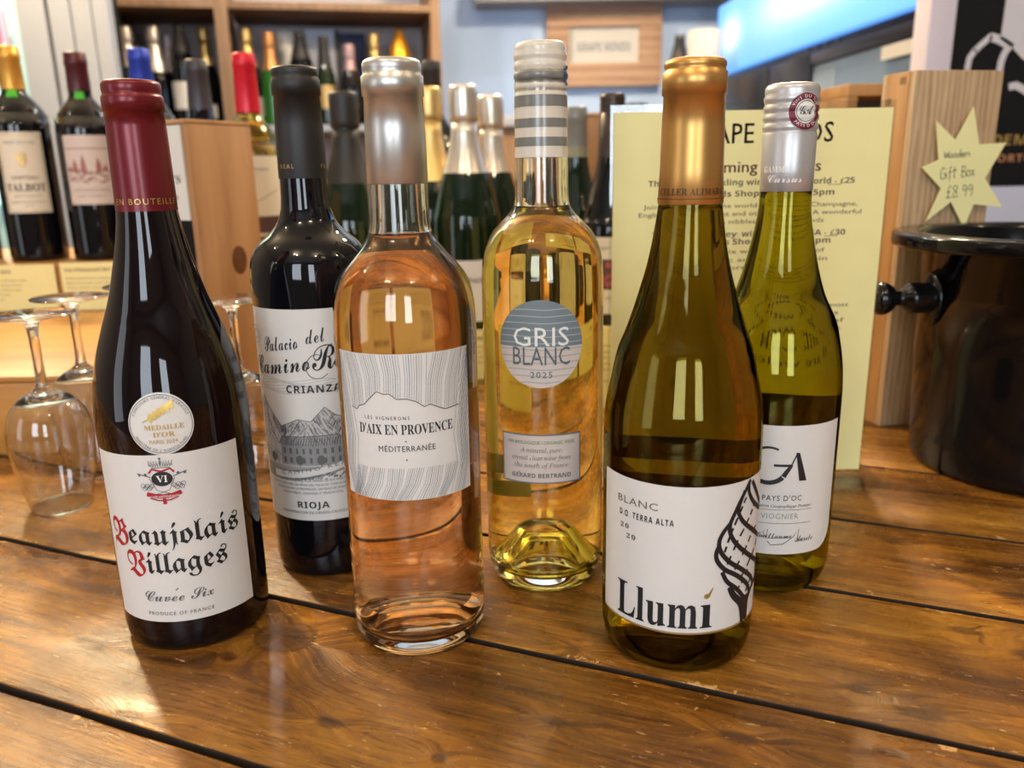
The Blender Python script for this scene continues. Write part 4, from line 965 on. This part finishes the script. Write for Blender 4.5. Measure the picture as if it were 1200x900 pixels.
a.build('body_lettering', M['brown_ink'], nt, place=PN, kind='stuff')

# ---------------------------------------------------------------- oak gift box with star price
G0 = (.3645, .7575); GR = R(12)
t = thing('gift_box', 'upright oak gift box with a yellow star price card', 'box', (G0[0], G0[1], 0), GR)
bx('front_panel', (0, .092, 0, .007, 0, .3325), M['oak'], t, bev=.0012)
bx('side_panel', (0, .007, .0072, .0378, 0, .3325), M['pine'], t, bev=.0008)
bx('side_panel', (.085, .092, .0072, .0378, 0, .3325), M['pine'], t, bev=.0008)
bx('back_panel', (0, .092, .038, .045, 0, .3325), M['oak'], t, bev=.001)
bx('lid', (.0073, .0847, .0073, .0377, .322, .3315), M['oak'], t, bev=.0008)
for z in (.322, .305): bx('joint', (-.0004, .0, .012 if z > .31 else .03, .020 if z > .31 else .038, z, z + .006), mat('endgrain', (.25, .13, .06), .6), t)
star = [(.0587, .3012), (.0695, .268), (.0985, .2691), (.0804, .2376), (.1032, .2107), (.0716, .2139), (.0641, .1923), (.0466, .2169), (.0221, .1999), (.0341, .2294), (.0114, .2487), (.0283, .2547), (.0212, .289), (.0438, .272)]
st = thing('price_star', 'yellow star-shaped price card fixed to the oak gift box', 'price tag', (G0[0], G0[1], 0), GR)
bm = bmesh.new(); vs = [bm.verts.new((x, -.006, z)) for x, z in star]; f = bm.faces.new(vs)
r_ = bmesh.ops.extrude_face_region(bm, geom=[f]); bmesh.ops.translate(bm, verts=[v for v in r_['geom'] if isinstance(v, bmesh.types.BMVert)], vec=(0, .0007, 0))
bmesh.ops.triangulate(bm, faces=bm.faces[:], ngon_method='EAR_CLIP'); bmesh.ops.recalc_face_normals(bm, faces=bm.faces[:])
link('card', bm, M['star'], st)
bx('fixing_pad', (.052, .062, -.0052, -.0002, .235, .245), M['white'], st)
# handwriting: pen strokes
GL = {'W': [[(0, 1), (.25, 0), (.5, .8), (.75, 0), (1, 1)]], 'o': [[(.5, .6), (.1, .35), (.4, 0), (.8, .25), (.5, .6)]], 'd': [[(.7, .3), (.3, .5), (.1, .1), (.7, .05), (.75, 1.1)], [(.75, 1.1), (.7, 0)]],
      'e': [[(.1, .3), (.7, .35), (.5, .6), (.1, .3), (.4, 0), (.8, .1)]], 'n': [[(.1, .6), (.1, 0)], [(.1, .4), (.5, .6), (.8, .4), (.8, 0)]], 'G': [[(.9, .9), (.4, 1), (.05, .5), (.3, 0), (.9, .1), (.95, .45), (.5, .45)]],
      'i': [[(.3, .6), (.3, 0)], [(.28, .85), (.36, .9)]], 'f': [[(.8, 1), (.45, 1), (.4, .4), (.35, -.2)], [(.1, .55), (.8, .6)]], 't': [[(.4, 1), (.38, .1), (.6, 0)], [(.05, .65), (.8, .7)]],
      'B': [[(.1, 1), (.1, 0)], [(.1, 1), (.7, .9), (.65, .6), (.15, .5), (.85, .4), (.8, .05), (.1, 0)]], 'x': [[(.1, .6), (.8, 0)], [(.8, .6), (.1, 0)]], '£': [[(.8, .9), (.5, 1), (.35, .7), (.4, .2), (.1, 0), (.9, .05)], [(.1, .5), (.7, .5)]],
      '8': [[(.8, .9), (.4, 1), (.2, .75), (.7, .45), (.75, .1), (.4, 0), (.2, .25), (.7, .6), (.8, .9)]], '9': [[(.8, .8), (.4, 1), (.2, .7), (.5, .5), (.8, .75), (.75, .3), (.6, 0)]], '.': [[(.1, .05), (.2, 0)]]}
def hand(a, s, x, y, h, w, rot=0, adv=.78, kx=1):
    for ch in s:
        if ch != ' ':
            for pl in GL[ch]: 
                a.stroke([(x + (p * w) * math.cos(rot) - q * h * math.sin(rot), y + p * w * math.sin(rot) + q * h * math.cos(rot)) for p, q in spline(pl, 3)], .0006)
        x += w * (adv if ch not in 'i.' else .5) * 1.1; y += w * adv * math.sin(rot)
    return a
a = Sheet(); hand(a, 'Wooden', .0335, .2560, .0062, .0052, R(3)); hand(a, 'Gift Box', .0318, .2375, .0098, .0056, R(4)); hand(a, '£8.99', .0400, .2205, .0105, .0072, R(3))
a.build('handwriting', M['ink'], st, place=Matrix.Translation((0, -.0063, 0)))

# open pine box behind it
t = thing('open_wooden_box', 'small open-fronted wooden box behind the oak gift box', 'box', (.375, .93, 0), R(6))
for n_, d_ in (('side_panel', (0, .012, 0, .08, 0, .325)), ('side_panel', (.085, .097, 0, .08, 0, .325)), ('top_panel', (.0002, .0968, 0, .08, .3253, .338)), ('back_panel', (.0125, .0845, .07, .079, 0, .325)), ('shelf', (.0125, .0845, 0, .0695, .18, .19))):
    bx(n_, d_, M['pine'] if n_ != 'back_panel' else mat('dark_red_hollow', (.06, .01, .01), .7), t, bev=.001)  # back panel coloured dark to paint in the shade of the hollow

# ---------------------------------------------------------------- black ice bucket
t = thing('ice_bucket', 'glossy black ice bucket with round knob handles', 'bucket', (.441, .651, 0))
spin('body', [(0, .004), (.080, .004), (.0815, .0015), (.0835, 0), (.0880, .0010), (.0900, .006), (.0908, .012), (.0915, .020), (.0950, .10), (.0985, .187), (.1005, .1850), (.1190, .1855), (.1208, .1863), (.1214, .1880), (.1214, .1950), (.1206, .1966), (.1190, .1974), (.1010, .1974), (.0985, .196), (.0970, .193), (.0925, .10), (.0885, .010), (0, .0085)], M['bucket'], t, 128, ang=50)
for sx in (-1, 1):
    kb = spin('knob_handle', spline([(.0001, .0), (.0085, .0012), (.0130, .0065), (.0133, .012), (.0105, .0175), (.0068, .0205), (.0062, .0245), (.0085, .0280), (.0115, .0310), (.0125, .0345), (.0128, .0500)], 3), M['bucket'], t, 40, ang=60, loc=(sx * .1470, 0, .1455), rot=(0, R(-90 * sx), 0))
    bm = bmesh.new(); lathe(bm, [(0, 0), (.0175, 0), (.018, .0008), (.016, .0022), (0, .0026)], 36); o_ = link('handle_flange', bm, M['bucket'], t, True, 60, loc=(sx * .0962, 0, .1440), rot=(0, R(90 * sx), 0)); o_.scale = (1.25, 1, 1)

# ================================================================ SHELF UNIT AT THE BACK
SO = Vector((-1.165, 2.50, 0)); SR = R(12)
sh_t = thing('shelf_unit', 'open wooden shelf unit with bottles on the far wall', 'shelf', SO, SR)
SZ = .405
def sb(n_, d_, m_): return bx(n_, d_, m_, sh_t, bev=.002)
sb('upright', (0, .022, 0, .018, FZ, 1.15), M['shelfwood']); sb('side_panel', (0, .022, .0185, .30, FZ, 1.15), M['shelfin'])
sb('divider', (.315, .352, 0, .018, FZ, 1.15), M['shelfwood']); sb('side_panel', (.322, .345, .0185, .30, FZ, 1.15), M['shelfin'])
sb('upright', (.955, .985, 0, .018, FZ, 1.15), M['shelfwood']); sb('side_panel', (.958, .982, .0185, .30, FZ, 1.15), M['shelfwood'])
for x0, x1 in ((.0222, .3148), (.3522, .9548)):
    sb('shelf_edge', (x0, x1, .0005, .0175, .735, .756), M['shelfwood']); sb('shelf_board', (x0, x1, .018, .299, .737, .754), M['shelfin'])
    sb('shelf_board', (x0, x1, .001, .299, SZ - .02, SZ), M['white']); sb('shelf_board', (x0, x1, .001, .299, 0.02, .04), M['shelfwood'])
sb('back_panel', (.0, .985, .3005, .31, FZ, 1.15), M['wallgrey'])
def shp(px_k, yl):     # a point on the shelf at view ratio X/Y and local depth yl
    # solve s
    c_, s_ = math.cos(SR), math.sin(SR)
    ox, oy = SO.x - s_ * yl, SO.y + c_ * yl
    s = (px_k * oy - ox) / (c_ - px_k * s_)
    return ox + c_ * s, oy + s_ * s
def K(px, py): # view ratio at a pixel
    d = Fv * 939 + Rv * (px - 600) - Uv * (py - 450); return d.x / d.y, d.z / d.y
def sbot(label, px, py, kind, mg, mc, style='foil', r=.038, yl=.12, zc=.6, lab=None, group='bottles on the far shelf'):
    k, s_ = K(px, py); x, y = shp(k, yl); H = .25153 + s_ * y - (SZ + .0005)
    H = max(.2, H)
    return bottle(label, x, y, SZ + .0005, H, kind, r, mg, mc, H * zc, style, lab=lab, group=group, th=20, seg=24)
sbot('silver foiled bottle by the first shelf upright', 146, 31, 'champagne', M['green_black'], M['silver_foil2'], r=.036, yl=.08)
sbot('grey foiled bottle behind the blue capsule', 158, 40, 'champagne', M['green_black'], M['dgrey_cap'], r=.034, yl=.20)
sbot('silver foiled bottle with round neck medallion', 178, 31, 'champagne', M['black_glass'], M['silver_foil2'], r=.038, yl=.09, zc=.55)
sbot('short lilac-white foiled bottle on the far shelf', 195, 41, 'champagne', M['black_glass'], mat('lilac_foil', (.55, .52, .66), .4, metal=.3), r=.034, yl=.20)
sbot('tall black bottle with a white label on the far shelf', 208, 30, 'bordeaux', M['black_glass'], M['matt_black'], 'still', r=.038, yl=.08, lab=(.05, .13, 60, M['paper']))
sbot('gold foiled bottle beside the shelf divider', 237, 31, 'champagne', M['black_glass'], M['gold_foil2'], r=.036, yl=.17, zc=.62, lab=(.03, .07, 30, M['paper_cream']))
sbot('pale gold foiled bottle in the wide bay, next to the divider', 287, 33, 'champagne', M['green_black'], M['gold_foil2'], r=.040, yl=.12, zc=.6, lab=(.03, .09, 50, M['paper_cream']))
sbot('green bottle with copper foil on the far shelf', 314, 38, 'champagne', mat('bright_green_glass', (.02, .12, .015), .1), mat('copper_foil', (.6, .28, .10), .4, metal=.6), r=.034, yl=.075)
sbot('black capped bottle with a silver neck ring', 350, 38, 'bordeaux', M['black_glass'], M['matt_black'], 'still', r=.036, yl=.07, zc=.72)
sbot('small-necked green bottle before the pale blue box', 378, 43, 'champagne', M['green_black'], M['matt_black'], 'still', r=.034, yl=.07, zc=.68, lab=(.05, .12, 50, M['gold_line']))
sbot('bottle with rosy foil before the navy box', 408, 52, 'champagne', M['black_glass'], mat('rosy_foil', (.45, .30, .32), .4, metal=.4), r=.036, yl=.06, zc=.68, lab=(.05, .12, 40, M['black']))
sbot('gold foiled bottle between the navy box and amber cone', 437, 40, 'champagne', M['green_black'], M['gold_foil2'], r=.034, yl=.12)
# amber foil cone bottle
k, s_ = K(467, 33); x, y = shp(k, .10); H = .25153 + s_ * y - SZ
t = thing('wrapped_bottle', 'bottle wrapped in a pointed amber gold foil', 'bottle', (x, y, SZ + .0005))
spin('foil_wrap', spline([(.036, 0), (.042, .05), (.043, .12), (.040, H - .11), (.030, H - .06), (.016, H - .022), (.006, H - .002), (.0001, H)], 3), M['orange_cap'], t, 32)
spin('base_disc', [(0, -.0003), (.035, 0), (.0355, .003), (0, .0035)], M['black'], t, 24)
def tube(label, name, px0, px1, py, m, yl=.17, d=.06, round_=False):
    k0, s0 = K(px0, py); k1, _ = K(px1, py); x0, y0 = shp(k0, yl); x1, y1 = shp(k1, yl)
    w = math.hypot(x1 - x0, y1 - y0); H = .25153 + s0 * y0 - SZ
    t = thing(name, label, 'box', (x0, y0, SZ + .0005), SR)
    if round_:
        spin('tube', [(0, 0), (w / 2, 0), (w / 2, H * .88)], m, t, 32, loc=(w / 2, 0, 0)); spin('cap', [(w / 2 + .002, H * .88), (w / 2 + .002, H - .003), (w / 2, H), (0, H)], m, t, 32, loc=(w / 2, 0, 0))
    else:
        bx('carton', (0, w, 0, d, 0, H - .01), m, t, bev=.002); bx('lid', (-.0015, w + .0015, -.0015, d + .0015, H - .0097, H), m, t, bev=.002)
tube('round white gift tube on the far shelf', 'gift_tube', 322, 344, 38, M['white_ink'], .20, round_=True)
tube('pale blue gift carton on the far shelf', 'gift_carton', 358, 391, 35, M['paleblue'], .20)
tube('navy gift carton with a pale edge on the far shelf', 'gift_carton', 398, 427, 39, M['navy'], .20)
tube('thin dark carton between the pale blue and navy ones', 'gift_carton', 392.5, 396.5, 35, M['dgrey_cap'], .20)

# dark box tops above the shelf, seen against the top edge
# ---------------------------------------------------------------- framed sign on back wall
YF = 3.03
k0, z0 = K(640, 4); k1, _ = K(775, 8); _, z1 = K(640, 99)
fx0, fx1 = k0 * YF, k1 * YF; fz1 = .25153 + z0 * YF - .004; fz0 = .25153 + z1 * YF - .012
t = thing('framed_sign', 'wooden framed white shop sign on the pale blue wall', 'sign', (fx0, YF, fz0))
w, h = fx1 - fx0, fz1 - fz0; b_ = .078
bx('frame_rail', (0, w, -.03, .015, 0, b_), M['framewood'], t, bev=.003); bx('frame_rail', (0, w, -.03, .015, h - b_, h), M['framewood'], t, bev=.003)
bx('frame_rail', (0, b_, -.03, .015, b_ + .0005, h - b_ - .0005), M['framewood'], t, bev=.003); bx('frame_rail', (w - b_, w, -.03, .015, b_ + .0005, h - b_ - .0005), M['framewood'], t, bev=.003)
bx('panel', (b_, w - b_, -.012, .012, b_, h - b_), mat('sign_panel', (.50, .50, .49), .7), t)
a = Sheet(); a.text(sbold('GRAPE MINDS'), w / 2, h / 2 - .02, .030, 'c', width=(w - 2 * b_) * .76); a.build('lettering', M['blue_ink'], t, place=Matrix.Translation((0, -.0128, 0)))

# back worktop and things on it
t = thing('back_worktop', 'pale worktop cabinet against the blue back wall', 'cabinet', (-.15, 2.35, 0))
bx('worktop', (0, .77, 0, .62, .375, .405), M['white'], t, bev=.003); bx('cabinet_body', (.01, .76, .02, .61, FZ, .3748), M['shelfwood'], t)
k, s_ = K(826, 36); t = thing('paper_roll', 'white paper roll standing on the back worktop', 'roll', (k * 2.44, 2.44, .4055)); H = .25153 + s_ * 2.44 - .4055
spin('roll', [(.018, 0), (.047, 0), (.047, H), (.018, H), (.018, 0)], M['ceil'], t, 32, ang=30); spin('core', [(.0150, .001), (.0178, .001), (.0178, H - .001), (.0150, H - .001), (.0150, .001)], M['crate'], t, 20, ang=30)
k, s_ = K(805, 41); H = .25153 + s_ * 2.55 - .4055
bottle('slim dark bottle beside the paper roll', k * 2.55 - .020, 2.55, .4055, H, 'bordeaux', .03, M['black_glass'], M['matt_black'], H * .7, seg=24)
k, s_ = K(745, 120); t = thing('bottle_stopper', 'dark round stopper lying behind the yellow notice', 'stopper', (k * 2.38, 2.38, .4055))
H = .25153 + s_ * 2.38 - .4055
spin('stopper_head', spline([(.0001, H), (.030, H - .003), (.036, H * .6), (.030, .004), (.022, 0), (.0001, 0)], 3), M['dgrey_cap'], t, 24)
spin('stopper_collar', [(.0365, H * .55), (.0380, H * .6), (.0365, H * .65)], M['black'], t, 24)

# ---------------------------------------------------------------- display cooler on the right
t = thing('display_cooler', 'tall black drinks cooler with a glowing blue header', 'cooler', (.672, 2.60, 0), 0)
# face plane runs towards the camera; local x along the face, local y outwards-left is -y
dx_, dy_ = .772 - .672, 1.32 - 2.60; L_ = math.hypot(dx_, dy_); t.rotation_euler = (0, 0, math.atan2(dy_, dx_))
# local: +x toward camera, +y to the right of the shop (body side)
bx('cabinet_body', (0, L_, .03, .60, FZ, .90), M['cooler'], t, bev=.01)
bx('header_housing', (-.004, L_, .0, .0295, .505, .91), M['cooler'], t, bev=.004)
hb = NB('glowing_blue_header'); tc = hb.n('ShaderNodeTexCoord')
sx = hb.n('ShaderNodeSeparateXYZ'); hb.l(tc.outputs['Object'], sx.inputs[0])
def blob(cx_, cz_, rx, rz):
    a1 = hb.math('DIVIDE', hb.math('SUBTRACT', sx.outputs[0], cx_), rx); a2 = hb.math('DIVIDE', hb.math('SUBTRACT', sx.outputs[2], cz_), rz)
    return hb.math('POWER', 2.718, hb.math('MULTIPLY', hb.math('ADD', hb.math('MULTIPLY', a1, a1), hb.math('MULTIPLY', a2, a2)), -1))
g = hb.math('ADD', blob(.11, .622, .07, .045), blob(.62, .640, .26, .050), clamp=True)
hb.l(hb.mix(g, (.10, .31, .80), (1, 1, 1)), hb.p.inputs['Emission Color']); hb.p.inputs['Emission Strength'].default_value = 1.15; hb.p.inputs['Base Color'].default_value = (.1, .3, .7, 1); hb.p.inputs['Roughness'].default_value = .35
bm = bmesh.new(); box(bm, -.02, L_ - .03, -.030, -.0003, .520, .720, bev=.014)
link('header_panel', bm, hb.m, t, True, 50)
bx('door_frame', (.02, .36, -.012, .0298, -.5, .504), M['cooler'], t, bev=.004)
bx('door_frame', (.37, .61, -.012, .0298, -.5, .504), M['cooler'], t, bev=.004)
bx('door_rail', (.611, 1.06, -.012, .0298, .478, .504), M['cooler'], t, bev=.004)
bx('door_frame', (1.061, L_ - .005, -.012, .0298, -.5, .504), M['cooler'], t, bev=.004)
bx('door_glass', (.611, 1.06, -.002, .0296, -.5, .4775), mat('cooler_door_glass', (.14, .20, .28), .12, spec=.8), t)
for k in range(5): bx('glass_streak', (.62 + k * .022, .62 + k * .022 + .012, -.0035, -.0025, -.4, .46), mat('pale_blue_strip', (.30, .40, .52), .4), t)  # narrow paler strips set just in front of the door glass
bx('notice_plate', (.935, 1.045, -.0145, -.0125, .447, .472), M['ceil'], t)
for k in range(4): bx('control_button', (.56 + k * .05, .575 + k * .05, -.0035, -.0002, .513, .520), M['beamgrey'], t)

# ---------------------------------------------------------------- white post and black poster on the right
YP = 1.32
kq = lambda px, py: (K(px, py)[0] * YP, .25153 + K(px, py)[1] * YP)
struct('trim_2', (.648, .688, YP, YP + .05, .215, CZ), M['pinkwhite'], bev=.002)
struct('wall_panel', (.60, 1.35, YP + .001, YP + .05, FZ, .214), M['paleblue'])
t = thing('wall_poster', 'black poster with pale animal shape and gold lettering', 'poster', (.689, YP, .2165))
bx('board', (0, .42, 0, .02, 0, .42), M['black'], t, bev=.001)
def PX(px, py): x, z = kq(px, py); return (x - .689, z - .2165)
a = Sheet()
# plain pale stand-in figure: body mass and bent legs as rounded strokes
a.poly([PX(1184, -40), PX(1215, -40), PX(1215, 78), PX(1199, 70), PX(1186, 56), PX(1172, 46), PX(1176, 20)])
for pts_, w_ in (([(1180, 52), (1170, 46), (1160, 43)], .012), ([(1162, 42), (1150, 52), (1142, 60)], .009), ([(1143, 58), (1136, 68), (1133, 82)], .009), ([(1186, 50), (1177, 62), (1173, 72), (1171, 84)], .010), ([(1182, 102), (1190, 100), (1198, 104), (1210, 112)], .011)):
    a.stroke([PX(*p_) for p_ in pts_], w_)
a.build('pale_figure', mat('pale_print', (.62, .62, .68), .6), t, place=Matrix.Translation((0, -.0006, 0)))
a = Sheet(); x0, z0 = PX(1176, 170); a.text(sbold('EMAN'), x0, z0, .0155, 'l', 1.05, width=.078); a.text(sbold('D'), x0 - .0035, z0, .0155, 'r'); a.text(sbold('SAN'), x0 - .021, z0, .0155, 'r')
a.build('gold_lettering', M['gold_ink'], t, place=Matrix.Translation((0, -.0006, 0)))
a = Sheet(); x0, z0 = PX(1168, 190); a.text(sbold('ORTO'), x0, z0, .0115, 'l', 1.1, width=.056); a.text(sbold('P'), x0 - .003, z0, .0115, 'r')
a.build('copper_lettering', mat('copper_print', (.45, .20, .09), .5), t, place=Matrix.Translation((0, -.0006, 0)))
